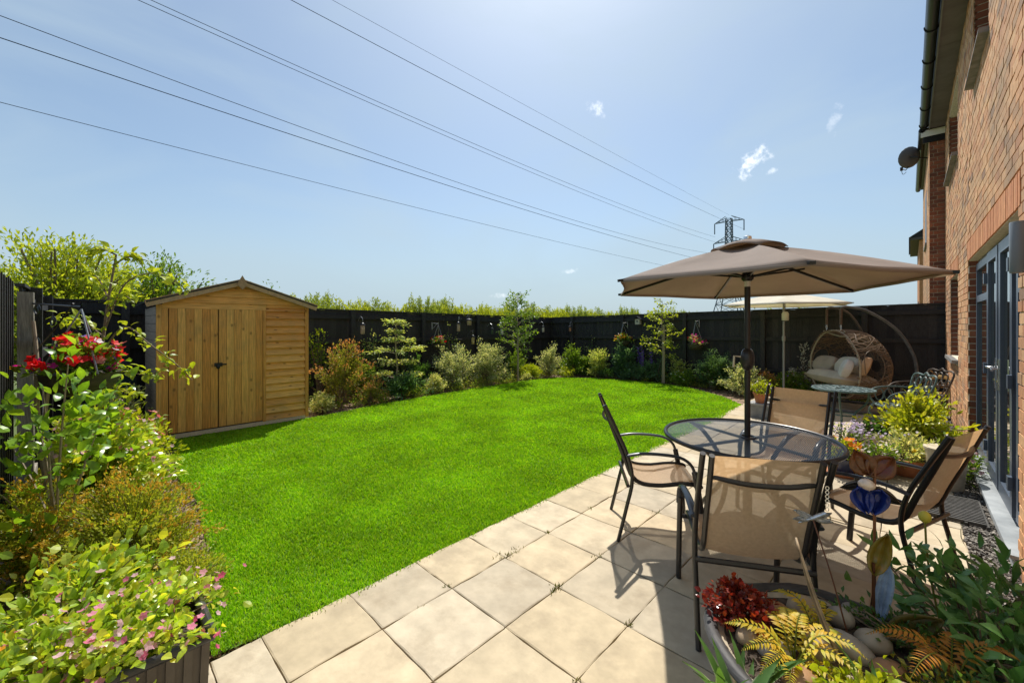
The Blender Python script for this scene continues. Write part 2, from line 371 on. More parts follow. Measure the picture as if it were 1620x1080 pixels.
# bark and clods on the beds
CHIP = M('bark_chip', [(.10, .06, .035), (.20, .13, .08), (.30, .21, .14), (.06, .04, .025)], .9, 'island')
def chips(name, rects, n, s, mat, z):
    P = []
    for (x0, x1, y0, y1, k) in rects:
        m = int(n*k); P.append(np.stack([RNG.uniform(x0, x1, m), RNG.uniform(y0, y1, m), np.full(m, z)+RNG.uniform(0, .02, m)], 1))
    P = np.concatenate(P); D = RNG.normal(size=P.shape)*arr((1, 1, .35)); U = arr((0, 0, 1))+RNG.normal(0, .35, P.shape)
    tv = np.array([(x, y*.5, z*.22) for x in (-.5, .5) for y in (-.5, .5) for z in (-.5, .5)]); tv *= 1+RNG.uniform(-.25, .25, tv.shape)
    tf = []
    for q in [(0, 1, 3, 2), (4, 6, 7, 5), (0, 4, 5, 1), (2, 3, 7, 6), (0, 2, 6, 4), (1, 5, 7, 3)]: tf += [(q[0], q[1], q[2]), (q[0], q[2], q[3])]
    o = scatter(name, P, D, U, s*RNG.uniform(.5, 1.5, len(P)), (tv, np.array(tf)), mat); o['kind'] = 'stuff'; return o
chips('bark_mulch', [(-8.9, -7.5, 2.6, 11.2, .4), (-7.6, -2.3, 10.0, 11.2, .25), (-7, -2.4, -.4, .75, .35)], 14000, .022, CHIP, -.035)

# ------------------------------------------------------------------ lawn
LAWN = [(-2.40, .42), (-2.34, .9), (-2.36, 2.1), (-2.32, 4.5), (-2.27, 7.2), (-2.36, 8.9), (-2.9, 9.6), (-3.95, 10.4), (-4.8, 10.62), (-5.5, 10.5), (-6.6, 10.24), (-7.45, 9.6), (-7.66, 8.6), (-7.63, 7.6), (-7.66, 6.5), (-7.6, 5.6), (-7.5, 4.0), (-7.25, 2.9), (-7.22, 2.6), (-7.22, .72), (-6.6, .76), (-5.3, .66), (-4.6, .70), (-3.76, .62), (-3.05, .56), (-2.7, .42)]
LP = np.array(LAWN)
def inside(x, y):
    r = np.zeros(x.shape, bool); j = len(LP)-1
    for i in range(len(LP)):
        a, b = LP[i], LP[j]
        c = ((a[1] > y) != (b[1] > y)) & (x < (b[0]-a[0])*(y-a[1])/(b[1]-a[1]+1e-12)+a[0]); r ^= c; j = i
    return r
TURF = M('turf', [(.07, .15, .008), (.11, .2, .012)], .9, nscale=8, bscale=60)
bm = bmesh.new(); vs_ = [bm.verts.new((x, y, -.012)) for x, y in LAWN]; bm.faces.new(vs_)
me = bpy.data.meshes.new('lawn'); bmesh.ops.triangulate(bm, faces=bm.faces[:]); bm.normal_update()
for f in bm.faces:
    if f.normal.z < 0: f.normal_flip()
bm.to_mesh(me); bm.free(); me.materials.append(TURF); structure(link('lawn', me))
GRASS = leafmat('grass', [(.17, .39, .006), (.225, .465, .008), (.285, .50, .012), (.36, .49, .035)], .5, .45, namt=.28, nscale=1.3, spec=.2, tcol=(1.3, 1.25, .5), stain=(4.5, (.15, .32, .012), .52, .45))
def grass(n):
    x = RNG.uniform(-7.7, -2.2, n*5); y = RNG.uniform(.35, 10.7, n*5); d = np.hypot(x, y)
    ok = inside(x+RNG.normal(0, .012, x.shape), y+RNG.normal(0, .012, x.shape)) & (RNG.uniform(0, 1, x.shape) < np.clip((3.0/d)**1.35, 0, 1)); x, y, d = x[ok][:n], y[ok][:n], d[ok][:n]
    N = len(x); wv = .75+.4*np.sin(x*3.1+np.sin(y*2.3)*1.5)*np.cos(y*2.7+x)+RNG.normal(0, .12, N)
    h = (.021+.010*wv)*RNG.uniform(.6, 1.25, N); w = .0028*np.clip(d/2.6, 1, 4)
    a = RNG.uniform(0, 2*PI, N); la = a+PI/2+RNG.normal(0, .6, N); ln = h*RNG.uniform(.15, .95, N)
    dx, dy = np.cos(a)*w, np.sin(a)*w; lx, ly = np.cos(la)*ln, np.sin(la)*ln
    z0 = np.full(N, -.012)
    V = np.stack([np.stack([x-dx, y-dy, z0], 1), np.stack([x+dx, y+dy, z0], 1),
                  np.stack([x+lx*.4+dx*.75, y+ly*.4+dy*.75, z0+h*.6], 1), np.stack([x+lx*.4-dx*.75, y+ly*.4-dy*.75, z0+h*.6], 1), np.stack([x+lx, y+ly, z0+h], 1)], 1)
    b = (np.arange(N)*5)[:, None]
    o = link('grass', from_np('grass', V.reshape(-1, 3), [(b+[3, 2, 4]).astype(np.int32), (b+[0, 1, 2, 3]).astype(np.int32)], GRASS)); o['kind'] = 'stuff'
    return N
grass(300000)

# ------------------------------------------------------------------ patio
BED = M('bedding_sand', [(.10, .085, .06), (.15, .12, .085)], .95, nscale=30)
mb = MB(); mb.bb(-2.34, WX+.05, -1.6, FY+.1, -.1, -.032); patio = structure(mb.build('patio', BED)); WLOC[patio] = np.zeros(3)
SLAB = M('sandstone', [(.43, .35, .23), (.50, .405, .27), (.40, .34, .25), (.52, .44, .32), (.45, .355, .22), (.47, .40, .29)], .75, 'obj', nscale=7, namt=.16, bscale=14, bstr=.3, stain=(3.8, (.27, .215, .145), .5, .62), spec=.25)
def slab_mesh(w, l, seed):
    r = np.random.default_rng(seed); n = 10; g = .003
    e_ = .006; xs = np.concatenate([[-w/2+g], np.linspace(-w/2+g+e_, w/2-g-e_, n-2), [w/2-g]]); ys = np.concatenate([[-l/2+g], np.linspace(-l/2+g+e_, l/2-g-e_, n-2), [l/2-g]]); X, Y = np.meshgrid(xs, ys, indexing='ij')
    Z = .0035*np.sin(X*9+r.uniform(0, 6)+2*np.sin(Y*5+r.uniform(0, 6)))*np.sin(Y*11+r.uniform(0, 6))+r.normal(0, .0006, X.shape)
    e = (np.abs(X) > w/2-g-1e-6) | (np.abs(Y) > l/2-g-1e-6); Z[e] -= .003; X[e] += r.normal(0, .0012, e.sum()); Y[e] += r.normal(0, .0012, e.sum())
    V = np.stack([X, Y, Z], -1).reshape(-1, 3); i = np.arange(n*n).reshape(n, n)
    F = [np.stack([i[:-1, :-1], i[1:, :-1], i[1:, 1:], i[:-1, 1:]], -1).reshape(-1, 4)]
    ring = list(i[:, 0])+list(i[-1, 1:])+list(i[-2::-1, -1])+list(i[0, -2:0:-1]); B = V[ring].copy(); B[:, 2] = -.03; m = len(ring); o = len(V)
    V = np.vstack([V, B]); F.append(np.array([(o+k, o+(k+1) % m, ring[(k+1) % m], ring[k]) for k in range(m)]))
    return from_np('paving_slab', V, [np.concatenate(F).astype(np.int32)], SLAB, False)
xe = [-2.36, -1.965, -1.515, -1.06, -.61, -.155, .30]; ye = [.165-.45*2, .165-.45, .165, .40, .615]+[.615+.4515*k for k in range(1, 25)]
SM = {}
for i in range(6):
    for j in range(len(ye)-1):
        w, l = round(xe[i+1]-xe[i], 3), round(ye[j+1]-ye[j], 3)
        if (xe[i] < -1.9 and False): continue
        k = (w, l, (i*3+j*5) % 4)
        if k not in SM: SM[k] = slab_mesh(w, l, hash(k) % 1000)
        o = link('paving_slab', SM[k], patio); o.location = ((xe[i]+xe[i+1])/2, (ye[j]+ye[j+1])/2, RNG.normal(0, .0012)); o.rotation_euler = (RNG.normal(0, .0012), RNG.normal(0, .0012), RNG.normal(0, .002))
# weeds in the joints and along the lawn edge
WEED = leafmat('weed', [(.08, .12, .02), (.14, .15, .04), (.2, .17, .07)], .6)
P = []; 
for (x, y, n, s) in ((-1.965, 1.965, 40, .05), (-1.515, 1.93, 25, .02), (-1.965, 2.42, 18, .015), (-1.515, 2.42, 30, .03), (-1.515, 1.97, 34, .035), (-2.0, 1.52, 16, .015), (-1.06, 1.97, 16, .015), (-1.965, 2.1, 18, .03), (-1.965, 1.3, 8, .02), (-1.515, 3.3, 20, .03), (-1.06, 1.52, 10, .012), (-1.965, 3.0, 14, .03)):
    P.append(np.stack([x+RNG.normal(0, s*.5, n), y+RNG.normal(0, s, n), np.full(n, -.012)], 1))
P = np.concatenate(P); o = scatter('joint_weeds', P, RNG.normal(0, .5, P.shape)+arr((0, 0, .8)), RNG.normal(size=P.shape), RNG.uniform(.012, .042, len(P)), tmpl_small(.14), WEED); o['kind'] = 'stuff'
P = np.stack([np.interp(y := RNG.uniform(.4, 9, 2600), LP[:6, 1], LP[:6, 0])+RNG.normal(.012, .018, 2600), y, np.full(2600, -.015)], 1)
o = scatter('lawn_edge_grass', P, RNG.normal(0, .55, P.shape)+arr((.25, 0, .6)), RNG.normal(size=P.shape), RNG.uniform(.012, .03, len(P)), tmpl_small(.12), WEED); o['kind'] = 'stuff'
# gravel strip along the wall
GRAV = M('gravel_stone', [(.06, .055, .05), (.16, .14, .12), (.32, .29, .25), (.10, .09, .085)], .8, 'island')
chips('gravel', [(.3, .50, 3.4, 11.2, 1.0)], 9000, .02, GRAV, -.02)

# ================================================================== house
BRICKC = [(.42, .175, .08), (.55, .285, .13), (.60, .34, .17), (.50, .24, .11), (.57, .33, .16), (.25, .14, .085), (.63, .37, .19), (.46, .20, .09), (.53, .29, .14)]
STN = (1.0, (.20, .15, .10), .47, .72)
BRK_O = M('brick', BRICKC, .85, 'obj', nscale=30, namt=.18, bscale=60, bstr=.06, stain=STN); BRK_I = M('brickwork', BRICKC, .85, 'island', nscale=30, namt=.18, bscale=60, bstr=.06, stain=STN)
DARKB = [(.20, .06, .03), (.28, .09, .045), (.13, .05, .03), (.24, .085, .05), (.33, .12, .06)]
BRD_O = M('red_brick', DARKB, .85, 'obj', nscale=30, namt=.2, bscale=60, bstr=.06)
SOLD = M('soldier_brick', [(.50, .20, .085), (.56, .25, .11), (.46, .17, .07)], .85, 'obj', nscale=20, bscale=60, bstr=.06)
MORT = M('mortar', [(.56, .49, .38), (.64, .57, .45)], .95, nscale=40, bscale=80)
ANTH = M('anthracite_paint', (.075, .095, .13), .35, namt=.06); BLACKP = M('black_plastic', (.012, .012, .013), .35, namt=.1, nscale=20); SOFF = M('soffit_grey', [(.105, .09, .092), (.125, .11, .112)], .5, nscale=3)
SILLM = M('stone_sill', [(.16, .155, .15), (.22, .21, .2)], .6, nscale=12); PALE = M('pale_sill', [(.30, .325, .345), (.36, .38, .39)], .4, nscale=5); WHITEP = M('white_plastic', (.75, .75, .73), .35, namt=.05)
GLASS = M('window_glass', (.02, .024, .024), .02, spec=.9, namt=0, coat=.5); CHROME = M('chrome', (.75, .74, .72), .18, metal=1, namt=.05)
TILE = M('roof_tile', [(.05, .042, .04), (.09, .07, .06)], .7, 'island')
house = thing('brick_house', 'long buff and red brick house wall with grey patio doors along the patio', 'house', (WX, 3, 0), None)
OPEN = [(4.10, 7.20, -.3, 2.31), (8.55, 10.0, 1.06, 2.31), (5.45, 6.62, 4.16, 5.25), (8.6, 10.4, 4.02, 5.15)]
Y0, Y1, ZT = -1.5, 11.38, 5.36
ysx = sorted({Y0, Y1, *[o[0] for o in OPEN], *[o[1] for o in OPEN]}); zsx = sorted({-.2, ZT, *[o[2] for o in OPEN if o[2] > -.2], *[o[3] for o in OPEN]})
mb = MB()
for a, b in zip(ysx, ysx[1:]):
    for c, d in zip(zsx, zsx[1:]):
        if any(o[0] < (a+b)/2 < o[1] and o[2] < (c+d)/2 < o[3] for o in OPEN): continue
        mb.bb(WX+.008, WX+.32, a, b, c, d)
mb.build('wall', MORT, house)
def proj(x, y, z):
    u = arr((math.cos(YAW), math.sin(YAW), 0)); f = arr((-math.sin(YAW), math.cos(YAW), 0)); p = arr((x, y, z-EYE)); d = p @ f
    return (810+650*(p @ u)/d, 512-650*p[2]/d, d) if d > .1 else (9e9, 9e9, d)
bricks = []; courses = int(ZT/.075)
SOLZ = [(4.02, 7.28, 2.315), (8.47, 10.08, 2.315)]
for c in range(courses):
    z0 = .005+c*.075; z1 = z0+.065; y = 2.4-(c % 2)*.1125
    while y < Y1-.02:
        a, b = y, min(y+.215, Y1); y += .225; segs = [(a, b)]
        for o in OPEN:
            if o[2]-.02 < z1 and z0 < o[3]+.0:
                ns = []
                for (p, q) in segs:
                    if q <= o[0] or p >= o[1]: ns.append((p, q))
                    else:
                        if p < o[0]-.03: ns.append((p, o[0]))
                        if q > o[1]+.03: ns.append((o[1], q))
                segs = ns
        for o in SOLZ:
            if z0 < o[2]+.225 and z1 > o[2]+.01:
                ns = []
                for (p, q) in segs:
                    if q <= o[0] or p >= o[1]: ns.append((p, q))
                    else:
                        if p < o[0]-.03: ns.append((p, o[0]-.01))
                        if q > o[1]+.03: ns.append((o[1]+.01, q))
                segs = ns
        for p, q in segs:
            if q-p > .03: bricks.append((p, q, z0, z1))
def shows(b):
    x, y, d = proj(WX, (b[0]+b[1])/2, (b[2]+b[3])/2)
    if not (0 < x < 1625 and -10 < y < 1085): return 0
    xa = proj(WX, b[0], b[2])[0]; xb = proj(WX, b[1], b[2])[0]; return abs(xa-xb)*650*.065/d
bricks.sort(key=shows, reverse=True)
_bm = {}
def brick_mesh(L, mat, key='brick'):
    k = (round(L, 3), mat.name)
    if k not in _bm:
        b = MB(); b.add([(0, -L/2, -.0325), (0, L/2, -.0325), (0, L/2, .0325), (0, -L/2, .0325), (.03, -L/2, -.0325), (.03, L/2, -.0325), (.03, L/2, .0325), (.03, -L/2, .0325)], [(0, 3, 2, 1), (0, 1, 5, 4), (1, 2, 6, 5), (2, 3, 7, 6), (3, 0, 4, 7)]); _bm[k] = b.mesh(key, mat)
    return _bm[k]
def place_brick(parent, p, q, z0, z1, mat):
    o = link('brick', brick_mesh(q-p, mat), parent); o.location = arr((WX+RNG.normal(0, .0012)-.001, (p+q)/2, (z0+z1)/2))-WLOC[parent]; return o
for b in bricks[:235]: place_brick(house, *b, BRK_O)
mb = MB()
for (p, q, z0, z1) in bricks[235:]:
    dx = RNG.normal(0, .0015); mb.add([(WX+dx, p, z0), (WX+dx, q, z0), (WX+dx, q, z1), (WX+dx, p, z1), (WX+.03, p, z0), (WX+.03, q, z0), (WX+.03, q, z1), (WX+.03, p, z1)], [(0, 3, 2, 1), (0, 1, 5, 4), (1, 2, 6, 5), (2, 3, 7, 6), (3, 0, 4, 7)])
o = mb.build('brickwork', BRK_I, house); o['kind'] = 'stuff'
sb = MB(); sb.box((0, 0, 0), (.03, .065, .215)); sbm = sb.mesh('soldier_brick', SOLD)
for (a, b, z) in SOLZ:
    for k in range(int((b-a)/.075)):
        o = link('soldier_brick', sbm, house); o.location = arr((WX+.011+RNG.normal(0, .001), a+.0375+k*.075, z+.11))-WLOC[house]
# brick returns of the openings, sills
mb = MB()
for (a, b, c, d) in OPEN:
    for yy, s in ((a, 1), (b, -1)):
        z = max(c, .005)
        while z < d-.03:
            mb.bb(WX+.012, WX+.115, yy-.004*s, yy+.004*s, z, min(z+.065, d)); z += .075
o = mb.build('reveal_brickwork', M('reveal_brick', DARKB, .85, 'island'), house); o['kind'] = 'stuff'
for (a, b, c, d) in OPEN[1:]:
    mb = MB(); mb.box((WX+.03, (a+b)/2, c-.03), (.19, b-a+.06, .05), ry=.12); o = mb.build('sill', SILLM, house); o['label'] = 'dark grey sloping window sill'
    w = MB(); x = WX+.12
    for (p, q, r, s_) in ((a, b, c, c+.06), (a, b, d-.06, d), (a, a+.06, c+.06, d-.06), (b-.06, b, c+.06, d-.06), ((a+b)/2-.035, (a+b)/2+.035, c+.06, d-.06)): w.bb(x, x+.07, p, q, r, s_)
    wf = w.build('window', ANTH, house); WLOC[wf] = WLOC[house]
    for (p, q) in ((a+.06, (a+b)/2-.035), ((a+b)/2+.035, b-.06)):
        g = MB(); g.bb(x+.03, x+.045, p, q, c+.06, d-.06); g.build('pane', GLASS, wf)
    g = MB(); g.bb(x+.35, x+.4, a-.05, b+.05, c-.05, d+.05); g.build('blind', M('blind', (.3, .29, .27), .8), wf)
# patio doors: outer frame, side lights, two leaves
x = WX+.06; a, b, zb, zt = 4.10, 7.20, .10, 2.31
def leafframe(name, p, q, z0, z1, xo, bw=.075, dp=.06, rails=(), mat=ANTH):
    f = MB(); f.bb(xo, xo+dp, p, p+bw, z0, z1); f.bb(xo, xo+dp, q-bw, q, z0, z1); f.bb(xo, xo+dp, p+bw, q-bw, z0, z0+bw*1.3); f.bb(xo, xo+dp, p+bw, q-bw, z1-bw, z1)
    for r in rails: f.bb(xo, xo+dp, p+bw, q-bw, r-bw/2, r+bw/2)
    o = f.build(name, mat, house); WLOC[o] = WLOC[house]
    lv = [z0+bw*1.3]+[v for r in rails for v in (r-bw/2, r+bw/2)]+[z1-bw]
    for c_, d_ in zip(lv[::2], lv[1::2]):
        g = MB(); g.bb(xo+.02, xo+.035, p+bw, q-bw, c_, d_); g.build('pane', GLASS, o)
    return o
f = MB(); f.bb(x+.02, x+.1, a, a+.05, zb, zt); f.bb(x+.02, x+.1, b-.05, b, zb, zt); f.bb(x+.02, x+.1, a+.05, b-.05, zt-.05, zt); f.bb(x+.02, x+.1, a+.05, b-.05, zb, zb+.05)
for q in (4.72, 5.42, 6.14): f.bb(x+.02, x+.1, q-.035, q+.035, zb+.05, zt-.05)
f.build('door_frame', ANTH, house)
leafframe('side_light', 6.18, 7.15, zb+.05, zt-.05, x, rails=(1.86,)); leafframe('side_light', 4.15, 4.685, zb+.05, zt-.05, x, rails=(1.84,))
for (p, q, s) in ((5.455, 6.105, -1), (4.755, 5.385, 1)):
    d_ = leafframe('door', p, q, zb+.05, zt-.05, x-.012, bw=.09)
    yh = p+.05 if s < 0 else q-.05
    h = MB(); h.bb(x-.022, x-.012, yh-.018, yh+.018, 1.02, 1.28); h.tube([(x-.02, yh, 1.2), (x-.06, yh, 1.2), (x-.065, yh-s*.03, 1.2), (x-.065, yh-s*.13, 1.195)], .009, 8); h.lathe([(.012, 0), (.012, .012)], (x-.02, yh, 1.09)); h.build('handle', CHROME, d_, True)
    yj = q if s < 0 else p
    for z in (.4, 1.15, 2.02): MB().bb(x-.035, x-.012, yj-.03, yj+.03, z-.05, z+.05).build('hinge', ANTH, d_)
mb = MB(); mb.box((WX+.035, (a+b)/2, .09), (.14, b-a-.01, .022), ry=.05); mb.bb(WX-.015, WX+.1, a, b, .0, .077); o = mb.build('door_sill', PALE, house)
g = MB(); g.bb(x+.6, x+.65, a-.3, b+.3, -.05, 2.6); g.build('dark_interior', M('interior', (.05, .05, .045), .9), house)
# eaves: soffit, fascia, gutter with brackets, roof
mb = MB()
y = Y0
while y < Y1-.01: mb.bb(.295, WX+.1, y+.002, min(y+1.2, Y1)-.002, 5.36, 5.375); y += 1.2
mb.build('soffit', SOFF, house)
mb = MB(); mb.bb(.28, .295, Y0, Y1, 5.33, 5.56); mb.build('fascia', M('fascia_grey', (.16, .155, .15), .4), house)
mb = MB(); N = 9; prof = [(.214+.064*math.cos(t), 5.455+.075*math.sin(t)) for t in np.linspace(PI, 2*PI, N)]+[(.214+.056*math.cos(t), 5.455+.067*math.sin(t)) for t in np.linspace(2*PI, PI, N)]
V = [(px, yy, pz) for yy in (Y0, Y1) for px, pz in prof]; n = len(prof); mb.add(V, [(k, (k+1) % n, n+(k+1) % n, n+k) for k in range(n)]); mb.build('gutter', BLACKP, house, True)
y = 11.32
while y > 3:
    mb = MB(); mb.tube([(.214+.068*math.cos(t), y, 5.455+.081*math.sin(t)) for t in np.linspace(PI*.97, 2.03*PI, 11)], .009, 6); mb.build('gutter_bracket', BLACKP, house, True); y -= .92
mb = MB()
for r in range(9):
    for k in range(43):
        yy = Y0+k*.3; xx = .215+r*.28; mb.box((xx+.15, yy+.15, 5.56+r*.2+.1), (.36, .294, .02), ry=-.62)
mb.build('roof', TILE, house)
# brick pier of the next house, its wall and eaves
hs2 = thing('neighbouring_house', 'next brick house stepping forward beyond the end of the dark fence', 'house', (.29, 11.4, 0), None)
mb = MB(); mb.bb(.302, 3, 11.412, 16.4, -.1, 5.4); mb.build('wall', MORT, hs2)
m215, m102 = {}, {}
def fbrick(L):
    if L not in m215:
        b = MB(); b.bb(-L/2, L/2, 0, .03, -.0325, .0325); m215[L] = b.mesh('brick', BRD_O)
    return m215[L]
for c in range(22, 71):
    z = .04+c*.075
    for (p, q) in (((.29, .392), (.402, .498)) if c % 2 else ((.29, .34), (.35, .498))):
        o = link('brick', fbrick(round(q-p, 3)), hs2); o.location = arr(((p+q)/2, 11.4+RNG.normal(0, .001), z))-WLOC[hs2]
mb = MB()
for c in range(22, 71):
    y = 11.43-(c % 2)*.11
    while y < 16.4:
        mb.bb(.29, .31, max(y, 11.43), min(y+.215, 16.4), .0075+c*.075, .0725+c*.075); y += .225
o = mb.build('brickwork', BRK_I, hs2); o['kind'] = 'stuff'
mb = MB(); mb.bb(.17, .50, 11.36, 11.385, 5.40, 5.5); mb.bb(.17, .50, 11.36, 11.385, 5.22, 5.34); o = mb.build('bargeboard', WHITEP, hs2)
mb = MB(); mb.bb(.16, .5, 11.39, 16.4, 5.36, 5.4); mb.bb(.2, .5, 11.37, 11.395, 5.1, 5.22); mb.tube([(.19, y, 5.36) for y in (11.36, 14, 16.4)], .055, 8); mb.build('gutter', BLACKP, hs2, True)
mb = MB(); mb.box((1.7, 13.9, 6.4), (3.4, 5, .06), ry=-.62); mb.build('roof', TILE, hs2)
w = MB(); w.bb(.287, .30, 13.2, 14.2, 3.4, 4.6); w.build('window', ANTH, hs2)
w = MB(); w.bb(.26, .31, 13.1, 14.3, 3.34, 3.4); w.build('sill', SILLM, hs2)
hs3 = thing('distant_house', 'small brick house with a dark tiled roof far beyond the fence end', 'house', (.2, 25, 0), None)
mb = MB(); mb.bb(.33, 4, 25, 31, -.1, 5.2); mb.build('wall', M('far_brick', [(.40, .17, .07), (.48, .22, .10)], .9, nscale=6), hs3)
mb = MB(); mb.bb(.05, 4, 24.8, 31, 5.2, 5.3); mb.add([(.0, 24.7, 5.3), (.0, 31, 5.3), (2.6, 31, 7.2), (2.6, 24.7, 7.2)], [(0, 1, 2, 3)]); mb.build('roof', TILE, hs3)
for z in np.arange(.3, 5.2, .3):
    pass
w = MB(); w.bb(.31, .34, 26.5, 28, 1.2, 2.6); w.build('window', ANTH, hs3)
# ------------------------------------------------------------------ fences
FEN = M('black_fence_stain', [(.02, .02, .022), (.036, .035, .034), (.027, .027, .028), (.05, .046, .044)], .6, 'obj', nscale=14, namt=.5, stretch=(14, 14, 1.2), bscale=30, bstr=.5, spec=.3)
GREYW = M('weathered_wood', [(.17, .15, .125), (.26, .24, .20)], .85, nscale=10, stretch=(12, 12, 1), bscale=40)
GRB = M('gravel_board', [(.22, .2, .17), (.3, .27, .23)], .9, nscale=8)
bbm = []
for k in range(3):
    b = MB(); b.add([(-.066, -.004, 0), (.066, -.009, 0), (.066, .009, 0), (-.066, .004, 0), (-.066, -.004, 1), (.066, -.009, 1+.004*k), (.066, .009, 1+.004*k), (-.066, .004, 1)], [(0, 1, 2, 3), (4, 7, 6, 5), (0, 4, 5, 1), (1, 5, 6, 2), (2, 6, 7, 3), (3, 7, 4, 0)]); bbm.append(b.mesh('fence_board', FEN))
def fence(label, A, B, za, zb, inward, pitch=.118, post=1.85, skip=0, railz=(.45, 1.12, 1.62)):
    A, B = arr((*A, 0)), arr((*B, 0)); d = B-A; L = np.linalg.norm(d); d /= L; ang = math.atan2(d[1], d[0]); n = arr((*inward, 0))
    t = thing('timber_fence', label, 'fence', tuple(A), None)
    top = lambda s: za+(zb-za)*s/L
    for k in range(int(L/pitch)):
        s = (k+.5)*pitch; o = link('fence_board', bbm[k % 3], t); o.location = d*s-n*.0; o.rotation_euler = (0, 0, ang+RNG.normal(0, .01)); o.scale = (1, 1, top(s)+RNG.normal(0, .006)-.03); o.location.z = .03
    s = .1 if not skip else skip
    while s < L:
        p = A+d*s+n*.06; mb = MB(); mb.box(p+arr((0, 0, (top(s)+.015)/2)), (.095, .095, top(s)+.03), rz=ang); mb.build('fence_post', FEN, t); s += post
    for r in railz:
        mb = MB(); a_, b_ = A+n*.042, B+n*.042; f = r/1.75; mb.bar(a_+arr((0, 0, za*f)), b_+arr((0, 0, zb*f)), .05, .085); mb.build('fence_rail', FEN, t)
    mb = MB(); mb.bar(A+arr((0, 0, za+.012)), B+arr((0, 0, zb+.012)), .06, .026); mb.build('capping_rail', FEN, t)
    mb = MB(); mb.bar(A+n*.012+arr((0, 0, .02)), B+n*.012+arr((0, 0, .02)), .05, .15); mb.build('gravel_board', FEN, t)
    return t
fence('long black board fence behind the shed and the variegated shrubs', (FX, FL-.05), (FX, FY+.1), 1.93, 1.77, (1, 0), skip=.9)
fence('black board fence behind the egg chair, running up to the brick house', (FX-.06, FY), (.5, FY), 1.775, 1.955, (0, -1), skip=1.0)
fl = fence('short black board fence beside the red hanging basket', (-8.93, FL), (-5.78, FL), 1.93, 1.92, (0, 1), skip=.7)
mb = MB(); mb.box((-5.65, FL+.045, .93), (.1, .095, 1.86)); o = mb.build('grey_post', GREYW, fl); o['label'] = 'bare weathered grey post'
t = thing('timber_fence', 'tall black fence panel cut by the picture edge, next to bare grey post', 'fence', (-5.4, FL, 0), None)
for k in range(20):
    o = link('fence_board', bbm[k % 3], t); o.location = (.105+k*.125, 0, 0); o.rotation_euler = (0, 0, .038); o.scale = (1, .5, 1.93)
mb = MB(); mb.box((-5.3, FL-.06, .96), (.1, .1, 1.92)); mb.build('fence_post', FEN, t)
mb = MB(); mb.box((-4.0, FL-.05, 1.4), (3.2, .05, .09)); mb.build('fence_rail', FEN, t)
mb = MB(); mb.box((-5.75, FL+.07, .1), (.9, .03, .22)); o = mb.build('gravel_board', GRB, fl)
# ================================================================== shed
PINE = [(.70, .315, .075), (.78, .38, .10), (.62, .26, .06), (.72, .36, .10), (.80, .42, .12)]
PV = M('pine_upright', PINE, .6, 'obj', nscale=5, namt=.34, stretch=(18, 18, .9), bscale=40, bstr=.15, knots=(1, 7, 4.5), stain=(2.2, (.34, .24, .10), .5, .45)); PH = M('pine_lengthwise', PINE, .6, 'obj', nscale=5, namt=.34, stretch=(18, .9, 18), bscale=40, bstr=.15, knots=(1, 4.5, 9), stain=(2.2, (.40, .27, .11), .5, .45))
PX = M('pine_side', [(.58, .46, .34), (.66, .54, .4)], .75, 'obj', nscale=5, stretch=(.9, 16, 16)); RFELT = M('roof_felt', (.05, .05, .048), .9, nscale=30)
BARGE = M('weathered_bargeboard', [(.36, .23, .13), (.46, .30, .17)], .7, 'obj', nscale=8, stretch=(1, 3, 3)); IRON = M('black_iron', (.018, .018, .019), .45, namt=.2, nscale=30)
sx, sy0, sy1, sb_ = -7.27, .66, 2.58, -8.75
shed = thing('garden_shed', 'golden pine garden shed with double doors and pitched roof', 'shed', (sx, 1.62, 0), None)
def brd(name, mat, x0, x1, y0, y1, z0, z1, parent=shed, tilt=0):
    b = MB()
    if tilt: b.add([(x0, y0, z0), (x0, y1, z0), (x1+tilt, y0, z0), (x1+tilt, y1, z0), (x0, y0, z1), (x0, y1, z1), (x1-tilt, y0, z1), (x1-tilt, y1, z1)], [(0, 1, 3, 2), (4, 6, 7, 5), (0, 4, 5, 1), (2, 3, 7, 6), (0, 2, 6, 4), (1, 5, 7, 3)])
    else: b.bb(x0, x1, y0, y1, z0, z1)
    return b.build(name, mat, parent)
mb = MB(); mb.bb(sb_, sx-.03, sy0+.03, sy1-.03, .03, 1.84); mb.add([(sx-.035, sy0, 1.82), (sx-.035, sy1, 1.82), (sx-.035, 1.62, 2.16), (sb_, sy0, 1.82), (sb_, sy1, 1.82), (sb_, 1.62, 2.16)], [(0, 1, 2), (3, 5, 4), (0, 3, 4, 1)]); mb.build('frame', M('shed_inside', (.10, .07, .04), .9), shed)
# side cladding seen edge on, both sides
for y, s in ((sy0, -1), (sy1, 1)):
    z = .05
    while z < 1.80:
        b = MB(); b.bb(sb_, sx-.02, y-.012*(s < 0)-.0, y+.012*(s > 0)+.0, z, z+.112); o = b.build('cladding_board', PX, shed); z += .118
